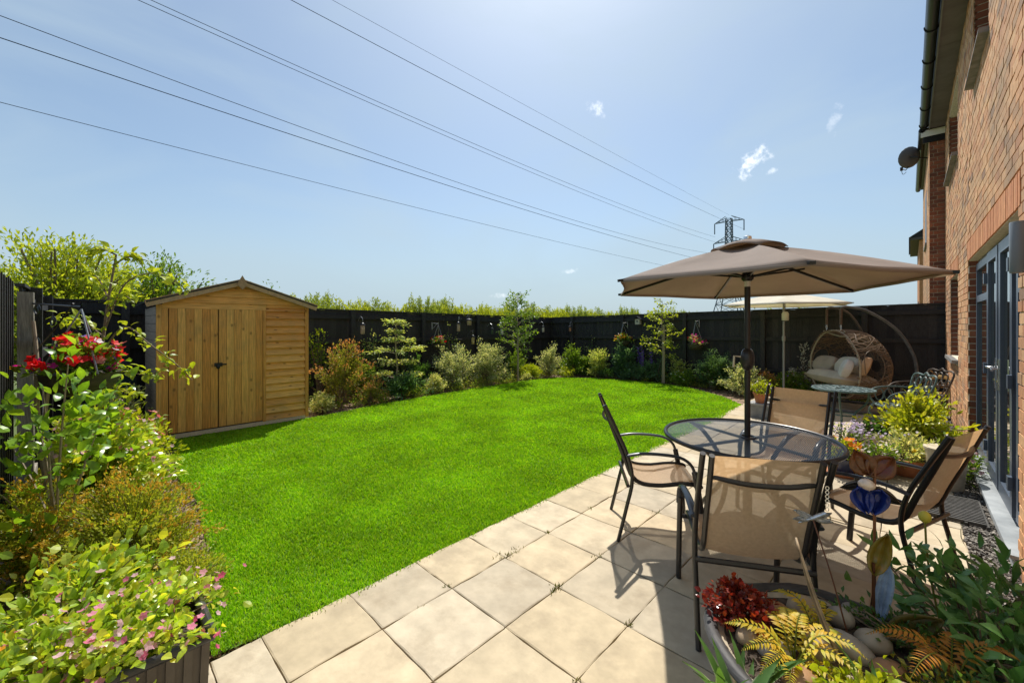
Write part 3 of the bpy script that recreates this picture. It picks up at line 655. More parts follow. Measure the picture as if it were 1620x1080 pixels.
# door leaves of tongue and groove boards
for (a, b, n, lab) in ((.78, 1.335, 6, 'wider left door leaf'), (1.345, 1.915, 6, 'right door leaf')):
    d_ = MB(); d_.bb(sx-.03, sx-.012, a+.02, b-.02, .08, 1.78); dl = d_.build('door', M('door_back', (.12, .07, .03), .9), shed); WLOC[dl] = WLOC[shed]; dl['label'] = lab
    e = np.linspace(a, b, n+1)
    for p, q in zip(e, e[1:]): brd('door_board', PV, sx-.011, sx+.004+RNG.uniform(-.001, .001), p+.002, q-.002, .075, 1.79, dl)
    if a < 1: 
        k = MB(); k.bar((sx+.012, 1.30, .98), (sx+.012, 1.44, .985), .02, .02); k.ball((sx+.02, 1.335, .95), (.02, .024, .03)); k.bb(sx+.003, sx+.01, 1.29, 1.39, .955, 1.01); k.build('latch', IRON, dl, True)
brd('corner_post', PV, sx-.03, sx+.012, sy0-.012, sy0+.045, .03, 1.84); brd('corner_post', PV, sx-.03, sx+.014, sy1-.04, sy1+.012, .03, 1.85)
brd('frame_board', PV, sx-.02, sx+.003, sy0+.047, .772, .06, 1.80); brd('door_stop', PV, sx-.02, sx+.013, 1.918, 1.958, .05, 1.79)
z = .06; k = 0
while z < 1.80:
    h = .1145+RNG.uniform(-.004, .004); brd('cladding_board', PH, sx-.02, sx-.004, 1.96, sy1-.042, z, min(z+h, 1.83), tilt=.019); z += h
brd('lintel_board', PH, sx-.02, sx+.002, sy0+.047, 1.958, 1.792, 1.875, tilt=.005)
brd('lintel_board', PH, sx-.02, sx+.0, 1.96, sy1-.042, 1.83, 1.875, tilt=.005)
sl = (2.17-1.845)/(1.62-sy0)
for z0 in (1.877, 1.975, 2.07):
    z1 = min(z0+.096, 2.16); ya = sy0+max(0, (z0-1.86))/sl+.02; yb = sy0+max(0, (z1-1.86))/sl+.02
    b = MB(); b.add([(sx-.02, ya, z0), (sx-.02, 3.24-ya, z0), (sx-.02, 3.24-yb, z1), (sx-.02, yb, z1), (sx+.012, ya, z0), (sx+.012, 3.24-ya, z0), (sx-.004, 3.24-yb, z1), (sx-.004, yb, z1)], [(0, 1, 2, 3), (4, 7, 6, 5), (0, 4, 5, 1), (1, 5, 6, 2), (2, 6, 7, 3), (3, 7, 4, 0)]); b.build('gable_board', PH, shed)
for s in (-1, 1):
    r = MB(); r.bar((sx-.7, 1.62+s*.0, 2.225), (sx-.7, 1.62+s*1.08, 1.87), 1.58, .02); r.build('roof', RFELT, shed)
    r = MB(); r.bar((sx+.075, 1.62+s*.015, 2.195), (sx+.075, 1.62+s*1.085, 1.842), .022, .085); r.build('bargeboard', BARGE, shed)
    r = MB(); r.bar((sx+.05, 1.62, 2.245), (sx+.05, 1.62+s*1.09, 1.888), .09, .012); r.build('roof_trim', BARGE, shed)
r = MB(); r.add([(sx+.088, 1.62, 2.30), (sx+.088, 1.55, 2.17), (sx+.088, 1.62, 2.09), (sx+.088, 1.69, 2.17), (sx+.11, 1.62, 2.30), (sx+.11, 1.55, 2.17), (sx+.11, 1.62, 2.09), (sx+.11, 1.69, 2.17)], [(4, 5, 6, 7), (0, 3, 2, 1), (0, 1, 5, 4), (1, 2, 6, 5), (2, 3, 7, 6), (3, 0, 4, 7)]); r.build('finial', BARGE, shed)
brd('base_board', PX, sb_, sx+.012, sy0-.01, sy1+.015, .0, .055)
# ================================================================== garden furniture
ALU = M('charcoal_frame', (.022, .02, .021), .32, namt=.08, nscale=20, spec=.5); ARMG = M('arm_grey', (.045, .05, .06), .3, namt=.05)
SLING = M('beige_sling', [(.49, .38, .275), (.52, .405, .295)], .8, nscale=60, namt=.06, see=.13, trans=.5, tcol=(1.35, 1.08, .74))
def dining_chair(label, x, y, ang):
    t = thing('dining_chair', label, 'chair', (x, y, 0), ang, 'beige sling chairs round the dining table')
    post = curve([(0, 0, 0), (.06, 0, .25), (.10, 0, .45), (.065, 0, .63), (-.02, 0, .82), (-.10, 0, .985)], 18)
    slg = curve([(-.095, 0, .975), (-.03, 0, .80), (.05, 0, .60), (.10, 0, .47), (.17, 0, .415), (.30, 0, .405), (.45, 0, .425), (.565, 0, .42), (.585, 0, .40)], 26)
    arm = curve([(.055, 0, .625), (.16, 0, .645), (.30, 0, .645), (.43, 0, .628), (.505, 0, .575), (.535, 0, .49)], 18)
    fleg = curve([(.525, 0, .53), (.55, 0, .40), (.575, 0, .2), (.59, 0, 0)], 8)
    for s in (-1, 1):
        o = lambda P, d: P+arr((0, s*d, 0))
        MB().tube(o(post, .262), .0135, 8).build('back_leg', ALU, t, True); MB().tube(o(slg, .222), .0135, 8, flat=1.2).build('sling_rail', ALU, t, True)
        MB().tube(o(arm, .272), .02, 8, flat=.55).build('arm', ARMG, t, True); MB().tube(o(fleg, .27), .016, 8, flat=1.25).build('front_leg', ALU, t, True)
    mb = MB(); mb.tube(curve([(-.045, -.222, .865), (-.075, -.11, .853), (-.083, 0, .85), (-.075, .11, .853), (-.045, .222, .865)], 12), .012, 6); mb.build('back_bar', ALU, t, True)
    MB().tube([(.07, -.262, .405), (.07, .262, .405)], .014, 6).build('cross_bar', ALU, t, True)
    MB().tube([(.55, -.27, .402), (.55, .27, .402)], .012, 6).build('cross_bar', ALU, t, True)
    n = len(slg); ys = np.linspace(-.215, .215, 9); V = []; 
    for i, p in enumerate(slg[:-1]):
        for yy in ys:
            sag = .018*(1-(yy/.215)**2)*math.sin(PI*i/(n-2)); V.append((p[0]+(-sag if i < 9 else 0), yy, p[2]-(0 if i < 9 else sag)))
    k = len(ys); m = n-1
    f = [(i*k+j, i*k+j+1, (i+1)*k+j+1, (i+1)*k+j) for i in range(m-1) for j in range(k-1)]
    MB().add(V, f).build('sling', SLING, t, True)
    return t
def face(dx, dy): return math.atan2(dy, dx)
dining_chair('beige sling chair seen from behind at the front of the mesh table', -.505, 2.19, face(-.50, .87))
dining_chair('beige sling chair in profile beside the lawn, left of the mesh table', -1.675, 2.90, face(.81, .585))
dining_chair('beige sling chair nearest the patio doors, turned towards the table', .15, 3.43, face(-.94, .34))
dining_chair('beige sling chair on the far side of the mesh table, facing camera', -.73, 4.47, face(-.12, -.99))
# mesh table
def meshmat(name, col, sc):
    m = M(name, col, .35, namt=0, spec=.5); t = m.node_tree; n = t.nodes; l = t.links; out = [q for q in n if q.type == 'OUTPUT_MATERIAL'][0]; b = [q for q in n if q.type == 'BSDF_PRINCIPLED'][0]
    co = n.new('ShaderNodeTexCoord'); mp = n.new('ShaderNodeMapping'); mp.inputs['Scale'].default_value = (sc, sc, 0); l.new(co.outputs['Object'], mp.inputs[0])
    vo = n.new('ShaderNodeTexVoronoi'); vo.inputs['Randomness'].default_value = 0; vo.inputs['Scale'].default_value = 1; l.new(mp.outputs[0], vo.inputs['Vector'])
    lt = n.new('ShaderNodeMath'); lt.operation = 'LESS_THAN'; lt.inputs[1].default_value = .345; l.new(vo.outputs['Distance'], lt.inputs[0])
    tr = n.new('ShaderNodeBsdfTransparent'); ms = n.new('ShaderNodeMixShader'); l.new(lt.outputs[0], ms.inputs[0]); l.new(b.outputs[0], ms.inputs[1]); l.new(tr.outputs[0], ms.inputs[2]); l.new(ms.outputs[0], out.inputs[0]); return m
TX, TY = -.88, 3.49
tb = thing('dining_table', 'round dark mesh top garden table under the taupe parasol', 'table', (TX, TY, 0), 0)
mb = MB(); mb.lathe([(.055, .720), (.575, .720)], seg=48, cap=False); mb.build('mesh_top', meshmat('perforated_steel', (.03, .032, .037), 95), tb)
MB().tube([(.585*math.cos(a), .585*math.sin(a), .717) for a in np.linspace(0, 2*PI, 64, endpoint=False)], .016, 8, closed=True).build('rim', ALU, tb, True)
mb = MB(); mb.tube([(.05*math.cos(a), .05*math.sin(a), .72) for a in np.linspace(0, 2*PI, 20, endpoint=False)], .01, 6, closed=True); mb.build('collar', ALU, tb, True)
for k in range(4):
    a = PI/4+k*PI/2+.35; c, s = math.cos(a), math.sin(a)
    MB().tube([(r*c, r*s, z) for r, z in curve([(.54, 0, .705), (.42, 0, .66), (.27, 0, .52), (.225, 0, .40), (.27, 0, .25), (.40, 0, .10), (.47, 0, .0)], 20)[:, [0, 2]]], .02, 6, flat=.8).build('leg', ALU, tb, True)
    MB().bar((.05*c, .05*s, .705), (.57*c, .57*s, .705), .022, .016).build('top_strut', ALU, tb)
for r, z in ((.225, .40), (.16, .40)): MB().tube([(r*math.cos(a), r*math.sin(a), z) for a in np.linspace(0, 2*PI, 36, endpoint=False)], .011, 6, closed=True).build('ring', ALU, tb, True)
# parasols
def fabric(name, cols, trans, tcol): return M(name, cols, .85, nscale=2.5, namt=.07, bscale=6, bstr=.25, trans=trans, tcol=tcol, spec=.15)
def parasol(label, x, y, R, ze, za, n, ph, fab, polem, ribm, tilt=(0, 0), poler=.02, vent=True, crankz=1.31, crank=True, zr=None):
    t = thing('parasol', label, 'parasol', (x, y, 0), 0)
    def P(a, r): return arr((r*math.cos(a), r*math.sin(a), 0))
    tips = []
    for k in range(n):
        p = P(ph+2*PI*k/n, R); p[2] = ze+tilt[0]*p[0]+tilt[1]*p[1]; tips.append(p)
    apex = arr((0, 0, za)); V = [apex]; F = []; nr, na = 9, 7
    idx = {}
    def vert(k, i, j):
        if i == 0: return 0
        if j == na: k, j = (k+1) % n, 0
        key = (k, i, j)
        if key not in idx:
            u = i/nr; v = j/na; A, B = tips[k], tips[(k+1) % n]; e = A+(B-A)*v; s = 4*v*(1-v)
            e = arr((*(e[:2]*(1-.03*s)), e[2])); p = apex+(e-apex)*u; p = p+arr((0, 0, .018*math.sin(PI*u)*(1-s)-.012*s*math.sin(PI*u)))
            p[2] += .0025*math.sin(9*v+5*u+k)*s*u
            idx[key] = len(V); V.append(p)
        return idx[key]
    for k in range(n):
        for i in range(nr):
            for j in range(na):
                q = [vert(k, i, j), vert(k, i+1, j), vert(k, i+1, j+1), vert(k, i, j+1)]
                q = list(dict.fromkeys(q)); F.append(q)
    c = MB().add(V, F).build('canopy', fab, t, True); m = c.modifiers.new('thick', 'SOLIDIFY'); m.thickness = .003; m.offset = 0
    hem = MB()
    for k in range(n):
        P1 = [arr(V[vert(k, nr, j)]) for j in range(na+1)]; h = [p+arr((0, 0, -.022)) for p in P1]
        hem.add(P1+h, [(j, j+1, na+2+j, na+1+j) for j in range(na)])
    hm = hem.build('hem', fab, t, True); m = hm.modifiers.new('thick', 'SOLIDIFY'); m.thickness = .003
    if vent:
        V2 = [arr((0, 0, za+.04))]; F2 = []; q = 8
        for k in range(n*q):
            a = ph+2*PI*k/(n*q); f = abs(math.sin(PI*k/q)); r = R*.245*(1-.05*f)
            p = P(a, r); p[2] = za-.02+(tilt[0]*p[0]+tilt[1]*p[1])-.036+.024*f**.8; V2.append(p)
            p2 = P(a, r*.5); p2[2] = za+.006+.006*f; V2.append(p2)
        N = n*q
        for k in range(N):
            l_ = (k+1) % N; F2 += [(1+2*k, 1+2*l_, 2+2*l_, 2+2*k), (2+2*k, 2+2*l_, 0)]
        v = MB().add(V2, F2).build('vent_cap', fab, t, True); m = v.modifiers.new('thick', 'SOLIDIFY'); m.thickness = .003
    zr = zr or ze+.06
    for k in range(n):
        e = tips[k]; MB().bar(apex*.97+e*.01+arr((0, 0, -.03)), e+arr((0, 0, -.008)), .012, .02).build('rib', ribm, t)
        mid = apex+(e-apex)*.52+arr((0, 0, .01)); mid[2] -= .01; MB().bar((0, 0, zr), mid, .009, .014).build('strut', ribm, t)
        d = e/np.linalg.norm(e[:2]); d[2] = 0; MB().bar(e-d*.035+arr((0, 0, .0)), e+d*.02+arr((0, 0, -.008)), .03, .018).build('tip_pocket', ribm, t)
    MB().tube([(0, 0, .05), (0, 0, za-.02)], poler, 14).build('pole', polem, t, True)
    MB().lathe([(.028, 0), (.042, .015), (.042, .05), (.026, .075)], (0, 0, zr-.03), 14).build('runner', ribm, t, True)
    MB().lathe([(.03, -.01), (.028, .01), (.012, .02)], (0, 0, za+.045), 12).build('finial', CHROME, t, True)
    if crank:
        h = MB().ball((0, 0, crankz), (.045, .052, .085), 14, 10, .75); hb = h.build('crank_housing', polem, t, True); WLOC[hb] = np.zeros(3)
        k = MB(); k.tube([(-.035, -.03, crankz+.02), (-.075, -.06, crankz+.025), (-.08, -.06, crankz-.06)], .008, 6); k.build('crank_handle', M('crank_cream', (.6, .55, .42), .4), hb, True)
    return t
TAUPE = fabric('taupe_canvas', [(.35, .297, .272), (.375, .32, .292)], .4, (1.05, .9, .62)); CREAM = fabric('cream_canvas', [(.80, .77, .68), (.84, .80, .72)], .45, (1, .95, .8))
POLE = M('anthracite_pole', (.03, .027, .028), .3, namt=.05); POLEG = M('grey_pole', (.34, .33, .32), .35, namt=.05)
pa = parasol('open taupe parasol shading the round mesh dining table', -.88, 3.481, 1.07, 1.872, 2.185, 6, -2.107, TAUPE, POLE, BLACKP, (.010, -.019), .0205)
st = MB().lathe([(.0212, 1.86), (.0212, 1.94)], seg=14, cap=False); o = st.build('sticker', M('sticker_white', (.7, .69, .66), .5, nscale=120, namt=.3), pa, True)
o = MB().lathe([(.26, 0), (.26, .03), (.22, .06), (.05, .085), (.032, .10), (.032, .3)], seg=28).build('base_weight', BLACKP, pa, True)
pc = parasol('open cream parasol standing near the egg chair by the far fence', -1.95, 10.5, 1.26, 1.985, 2.25, 6, -.35, CREAM, POLEG, POLEG, (0, 0), .021, False, 1.25, False)
MB().lathe([(.028, 1.2), (.034, 1.22), (.034, 1.3), (.028, 1.32)], seg=12).build('joint_collar', POLEG, pc, True)
ln = thing('hanging_lantern', 'small cream lantern hanging beneath the cream parasol', 'lantern', (-1.90, 10.38, 1.74), None)
m_ = M('lantern_cream', (.62, .58, .46), .5); mb = MB(); mb.lathe([(.05, -.1), (.065, -.08), (.068, .05), (.05, .085), (.02, .1)], (-1.90, 10.38, 1.74), 12); mb.build('shade', m_, ln, True)
mb = MB(); mb.tube([(-1.90, 10.38, 1.84), (-1.90, 10.38, 2.03)], .005, 5); mb.build('hook', IRON, ln); mb = MB(); mb.lathe([(.055, 0), (.055, .015)], (-1.90, 10.38, 1.632), 12); mb.build('base_ring', IRON, ln)
# ------------------------------------------------------------------ double egg chair
WICK = M('wicker', [(.165, .105, .062), (.23, .155, .095), (.11, .072, .045), (.20, .135, .082)], .6, 'island', nscale=40); RIMC = M('wicker_rim', (.33, .275, .195), .5, namt=.15, nscale=30)
STEEL = M('stand_steel', [(.085, .084, .08), (.115, .112, .108)], .4, nscale=10)
ex, ey = -1.02, 9.78
eg = thing('egg_chair', 'double wicker egg chair hanging from a curved steel stand', 'chair', (ex, ey, 0), face(-.77, -.64))
def hoop(th):
    c, s = math.cos(th), math.sin(th); z = .83+.62*math.copysign(abs(s)**.8, s); w = .66*(1-.33*max(0, (z-.85)/.6)**1.3)
    return arr((0, w*math.copysign(abs(c)**.75, c), z))
def shell(th, t):
    h = hoop(th); k = math.cos(t*PI/2)**.62 if t < 1 else 0; return arr((-.80*math.sin(t*PI/2)**.92+.05, h[1]*k*(1+.18*math.sin(t*PI)), .78+(h[2]-.78)*k*(1+.10*math.sin(t*PI))))
def hole(th, t): 
    for c in (0, PI):
        d = (th-c+PI) % (2*PI)-PI
        if ((d-.02)/.34)**2+((t-.2)/.13)**2 < 1: return True
    return False
for (cnt, fn) in ((84, 1), (84, -1), (40, .3)):
    mb = MB()
    for k in range(cnt):
        a0 = 2*PI*k/cnt+RNG.normal(0, .05); tw = fn*RNG.uniform(.5, 1.7); run = []
        ph = RNG.uniform(0, 6)
        for t in np.linspace(0.0, .96, 20):
            th = a0+tw*t+.07*math.sin(7*t+ph)
            if hole(th % (2*PI), t):
                if len(run) > 2: mb.tube(run, .0065, 4)
                run = []
            else: run.append(shell(th, t))
        if len(run) > 2: mb.tube(run, .0065, 4)
    if cnt: o = mb.build('wicker_weave', WICK, eg); o['kind'] = 'stuff'
mb = MB()
for t in (.12, .3, .42, .5, .6, .7, .8, .88, .94):
    run = []
    for th in np.linspace(0, 2*PI, 80):
        tt = t+.025*math.sin(9*th+t*40)
        if hole(th % (2*PI), tt):
            if len(run) > 2: mb.tube(run, .0065, 4)
            run = []
        else: run.append(shell(th, tt))
    if len(run) > 2: mb.tube(run, .0065, 4)
o = mb.build('wicker_weave', WICK, eg); o['kind'] = 'stuff'
MB().tube([hoop(t) for t in np.linspace(0, 2*PI, 72, endpoint=False)], .018, 8, closed=True).build('front_hoop', RIMC, eg, True)
for c in (0, PI): MB().tube([shell(c+.02+.34*math.cos(a), .2+.13*math.sin(a)) for a in np.linspace(0, 2*PI, 28, endpoint=False)], .009, 6, closed=True).build('side_rim', WICK, eg, True)
MB().tube(curve([(.0, -.28, 1.44), (-.12, -.15, 1.37), (-.15, 0, 1.34), (-.12, .15, 1.37), (0, .28, 1.44)], 14), .015, 6).build('head_rail', RIMC, eg, True)
for s in (-1, 1):
    y = s*.19
    MB().tube(curve([(0, y, 1.875), (-.12, y, 1.885), (-.42, y*1.35, 1.80), (-.78, y*2.2, 1.47), (-.98, y*2.7, 1.02), (-1.0, y*2.9, .62), (-.93, y*3, .25), (-.86, y*3, .04)], 30), .026, 8).build('stand_arc', STEEL, eg, True)
    hg = MB().tube([(-.005, y, 1.86), (0, y, 1.56)], .021, 8); hg.build('hanger_cover', M('hanger_brown', [(.09, .055, .035), (.17, .11, .07)], .8, nscale=60), eg, True)
    for q in range(3):
        z = 1.55-q*.035; MB().tube([((.012*math.cos(a) if q % 2 else 0), y+(0 if q % 2 else .012*math.cos(a)), z+.022*math.sin(a)) for a in np.linspace(0, 2*PI, 10, endpoint=False)], .004, 5, closed=True).build('chain_link', CHROME, eg, True)
MB().tube([(.15+.62*math.cos(a)-.4, .6*math.sin(a), .035) for a in np.linspace(0, 2*PI, 44, endpoint=False)], .026, 8, closed=True).build('stand_base', STEEL, eg, True)
def cushion(name, label, cat, loc, size, rz, rx, cols, ry=0):
    m = M(name+'_cloth', cols, .9, nscale=5, namt=.08, bscale=5, bstr=.5)
    mb = MB(); V = []; n = 12
    for i in range(n+1):
        for j in range(n+1):
            u, v = 2*i/n-1, 2*j/n-1; k = (max(0, 1-u**4)*max(0, 1-v**4))**.45
            V.append((u*(1-.06*(1-v*v)*-1-.06), v*(1-.06), k))
    A = np.array(V); B = A.copy(); B[:, 2] *= -1; i = np.arange((n+1)**2).reshape(n+1, n+1)
    F = [tuple(int(q) for q in (i[a, b], i[a+1, b], i[a+1, b+1], i[a, b+1])) for a in range(n) for b in range(n)]
    mb.add(A*arr(size)/2, F); mb.add(B*arr(size)/2, [f[::-1] for f in F])
    o = mb.build(name, m, None, True); tag(o, label, cat); o.location = loc; o.rotation_euler = (rx, ry, rz); return o
er = face(-.77, -.64); ec = lambda x, y, z: (ex+x*math.cos(er)-y*math.sin(er), ey+x*math.sin(er)+y*math.cos(er), z)
cushion('seat_cushion', 'thick pale beige seat cushion in the wicker egg chair', 'cushion', ec(-.12, 0, .56), (.72, 1.14, .26), er, 0, [(.44, .37, .28), (.48, .41, .31)], ry=-.12)
cushion('back_cushion', 'wide taupe back cushion at the open left end of the egg chair', 'cushion', ec(-.10, -.36, .79), (.16, .64, .34), er, .0, [(.34, .27, .20), (.38, .30, .23)], ry=-.5)
cushion('back_cushion', 'pale cream back cushion in the middle of the egg chair', 'cushion', ec(-.16, .16, .80), (.16, .52, .36), er+.1, 0, [(.50, .45, .37), (.54, .49, .4)], ry=-.5)
cushion('throw_pillow', 'white scatter pillow leaning at the right side of the egg chair', 'cushion', ec(.06, .40, .78), (.15, .36, .34), er-.45, 0, [(.56, .52, .47), (.6, .56, .51)], ry=-.35)
cushion('throw_pillow', 'peach scatter pillow behind the white pillow in the egg chair', 'cushion', ec(-.2, .50, .83), (.14, .34, .34), er-.7, .1, [(.58, .36, .20), (.64, .42, .25)], ry=-.3)
# ------------------------------------------------------------------ cast iron set
VERD = M('verdigris_iron', [(.045, .075, .075), (.09, .15, .145), (.055, .085, .08), (.16, .23, .22)], .5, nscale=26, namt=.3); BRZ = M('bronze_iron', [(.05, .035, .028), (.11, .085, .065)], .5, nscale=20)
def loopt(mb, c, r1, r2, ax, bx, r=.009, seg=5, n=14):
    ax, bx = arr(ax), arr(bx); mb.tube([arr(c)+ax*r1*math.cos(a)+bx*r2*math.sin(a) for a in np.linspace(0, 2*PI, n, endpoint=False)], r, seg, closed=True)
def iron_chair(label, x, y, ang, mat):
    t = thing('iron_chair', label, 'chair', (x, y, 0), ang, 'ornate cast iron garden chairs')
    s = MB(); loopt(s, (0, 0, .42), .22, .24, (1, 0, 0), (0, 1, 0), .014, 6, 24)
    for k in range(6): loopt(s, (.11*math.cos(k*PI/3), .12*math.sin(k*PI/3), .42), .06, .06, (1, 0, 0), (0, 1, 0), .009)
    loopt(s, (0, 0, .42), .05, .05, (1, 0, 0), (0, 1, 0), .009); loopt(s, (0, 0, .42), .19, .21, (1, 0, 0), (0, 1, 0), .009, 5, 24); s.build('seat', mat, t, True)
    for (px, py) in ((.18, .19), (.18, -.19), (-.18, .17), (-.18, -.17)):
        MB().tube(curve([(px, py, .42), (px*1.25, py*1.25, .3), (px*.95, py*.95, .14), (px*1.35, py*1.3, 0)], 12), np.linspace(.016, .011, 12), 6).build('leg', mat, t, True)
    b = MB(); lx = lambda z: -.20-(z-.42)*.28
    b.tube(curve([(lx(.42), -.2, .42), (lx(.6), -.23, .62), (lx(.8), -.255, .82), (lx(.86), -.19, .875), (lx(.88), -.06, .865), (lx(.9), 0, .9), (lx(.88), .06, .865), (lx(.86), .19, .875), (lx(.8), .255, .82), (lx(.6), .23, .62), (lx(.42), .2, .42)], 40), .013, 6)
    u = arr((-.27, 0, 1)); u /= np.linalg.norm(u)
    for (yy, z, r1, r2) in ((0, .76, .055, .085), (-.11, .76, .05, .075), (.11, .76, .05, .075), (0, .58, .05, .085), (-.11, .585, .05, .08), (.11, .585, .05, .08), (-.19, .68, .03, .06), (.19, .68, .03, .06), (-.055, .67, .03, .05), (.055, .67, .03, .05), (-.055, .49, .035, .045), (.055, .49, .035, .045), (.15, .48, .03, .04), (-.15, .48, .03, .04)): loopt(b, (lx(z), yy, z), r1, r2, (0, 1, 0), u, .0095)
    b.build('backrest', mat, t, True)
    for s_ in (-1, 1):
        a = MB(); a.tube(curve([(lx(.66), s_*.23, .66), (-.1, s_*.27, .665), (.1, s_*.28, .64), (.2, s_*.265, .58), (.21, s_*.25, .50), (.17, s_*.22, .42)], 18), .013, 6)
        for q in (-.02, .09): loopt(a, (q, s_*.26, .54), .05, .085, (1, 0, 0), (0, 0, 1), .008)
        a.build('arm', mat, t, True)
    return t
iron_chair('verdigris cast iron chair with scrolled back beside the iron table', -.12, 7.95, face(-.9, -.43), VERD)
iron_chair('bronze cast iron chair half hidden behind the verdigris chair', .08, 8.85, face(-.85, -.5), BRZ)
itx, ity = -.64, 7.10
it = thing('iron_table', 'small round verdigris iron table in front of the egg chair', 'table', (itx, ity, 0), 0)
s = MB()
for r in (.335, .25, .17, .09): loopt(s, (0, 0, .70), r, r, (1, 0, 0), (0, 1, 0), .014 if r > .3 else .01, 6, 40)
for k in range(18): a = k*PI/9; loopt(s, (.292*math.cos(a), .292*math.sin(a), .70), .038, .045, (math.cos(a), math.sin(a), 0), (-math.sin(a), math.cos(a), 0), .009)
for k in range(12): a = k*PI/6; loopt(s, (.21*math.cos(a), .21*math.sin(a), .70), .036, .045, (math.cos(a), math.sin(a), 0), (-math.sin(a), math.cos(a), 0), .009); loopt(s, (.13*math.cos(a), .13*math.sin(a), .70), .036, .027, (math.cos(a), math.sin(a), 0), (-math.sin(a), math.cos(a), 0), .009)
s.build('filigree_top', VERD, it, True); MB().lathe([(0.001, .69), (.332, .69), (.332, .695), (.001, .695)], seg=36).build('plate', M('verdigris_plate', [(.12, .19, .18), (.2, .28, .27)], .5, nscale=14), it)
for k in range(3):
    a = k*2*PI/3+.5; c, s_ = math.cos(a), math.sin(a)
    MB().tube([(r*c, r*s_, z) for r, z in curve([(.30, 0, .69), (.27, 0, .52), (.13, 0, .36), (.15, 0, .2), (.30, 0, .06), (.33, 0, 0)], 18)[:, [0, 2]]], .014, 6).build('leg', VERD, it, True)
mb = MB(); loopt(mb, (0, 0, .36), .13, .13, (1, 0, 0), (0, 1, 0), .01, 6, 20); mb.build('ring', VERD, it, True)
st = thing('iron_stool', 'low iron stool with pierced top beside the beige geranium pot', 'stool', (-.20, 7.0, 0), 0)
s = MB(); loopt(s, (0, 0, .34), .21, .21, (1, 0, 0), (0, 1, 0), .013, 6, 28)
for k in range(8): a = k*PI/4; loopt(s, (.13*math.cos(a), .13*math.sin(a), .34), .065, .045, (math.cos(a), math.sin(a), 0), (-math.sin(a), math.cos(a), 0), .01)
loopt(s, (0, 0, .34), .06, .06, (1, 0, 0), (0, 1, 0), .01); s.build('seat', VERD, st, True)
for k in range(4): a = k*PI/2+.4; MB().tube(curve([(.17*math.cos(a), .17*math.sin(a), .34), (.21*math.cos(a), .21*math.sin(a), .2), (.19*math.cos(a), .19*math.sin(a), 0)], 8), .013, 6).build('leg', VERD, st, True)
# ------------------------------------------------------------------ things on and at the house wall
lamp = thing('wall_lamp', 'grey cylinder wall lamp beside the patio doors', 'lamp', (WX, 3.56, 2.0), None)
MB().lathe([(.036, -.14), (.038, -.135), (.038, .135), (.036, .14)], (WX-.062, 3.56, 2.0), 16).build('shade', M('lamp_grey', (.17, .19, .21), .35, namt=.05), lamp, True)
MB().bb(WX-.045, WX, 3.53, 3.59, 1.93, 2.07).build('bracket', ANTH, lamp)
dish = thing('satellite_dish', 'grey satellite dish on a bracket at the neighbouring wall', 'satellite dish', (.29, 12.5, 5.12), None)
dm = M('dish_grey', (.10, .10, .105), .6, namt=.05); V = []; F = []; n = 18; ax = nrm(arr((-.42, .85, .25))); e1 = nrm(np.cross(ax, (0, 0, 1))); e2 = np.cross(e1, ax); c0 = arr((.02, 12.42, 5.19))
for i in range(5):
    for k in range(n): r = .2*i/4+.001; a = 2*PI*k/n; V.append(c0+e1*r*.95*math.cos(a)+e2*r*1.1*math.sin(a)+ax*(r*r*1.1))
F = [(i*n+k, i*n+(k+1) % n, (i+1)*n+(k+1) % n, (i+1)*n+k) for i in range(4) for k in range(n)]
d_ = MB().add(V, F).build('reflector', dm, dish, True); m = d_.modifiers.new('t', 'SOLIDIFY'); m.thickness = .01
mb = MB(); mb.tube([c0-ax*.01, c0-ax*.05+arr((.1, .0, -.04)), (.29, 12.5, 5.12)], .014, 6); mb.build('bracket', IRON, dish)
mb = MB(); mb.tube([c0-e2*.2, c0-e2*.26+ax*.1, c0-e2*.22+ax*.24], .009, 6); mb.box(c0-e2*.22+ax*.26, (.05, .05, .07)); mb.tube(curve([c0-e2*.24+ax*.26, c0-e2*.34+ax*.18, c0-e2*.3+ax*.06], 8), .005, 5); mb.build('receiver_arm', IRON, dish)
gr = thing('door_grate', 'black slatted drain grate in paving before patio doors', 'grate', (.26, 5.1, 0), None)
gm = M('grate_iron', [(.05, .048, .045), (.09, .085, .08)], .6, nscale=20)
for k in range(16): MB().bb(.115, .435, 4.82+k*.04, 4.838+k*.04, .004, .03).build('slat', gm, gr)
for xx in (.105, .44, .215, .325): MB().bb(xx-.008, xx+.008, 4.80, 5.46, .002, .022).build('side_bar', gm, gr)
hr = thing('hose_reel', 'coiled straw coloured hose on wall reel by the far fence', 'hose reel', (.42, 10.2, .45), None)
hm = M('hose_straw', [(.50, .36, .14), (.58, .44, .20)], .45, 'island'); mb = MB()
for k in range(9): loopt(mb, (.38+RNG.normal(0, .012), 10.15-.09+k*.022, .52), .15+RNG.normal(0, .012), .16+RNG.normal(0, .012), (1, 0, 0), (0, 0, 1), .013, 6, 24)
mb.build('hose', hm, hr, True); mb = MB(); mb.tube([(.5, 10.14, .52), (.22, 10.14, .52)], .03, 8); mb.tube([(.32, 10.02, .52), (.32, 10.02, .72), (.27, 10.02, .78)], .012, 6); mb.build('reel', M('reel_tan', (.35, .2, .08), .5), hr, True)
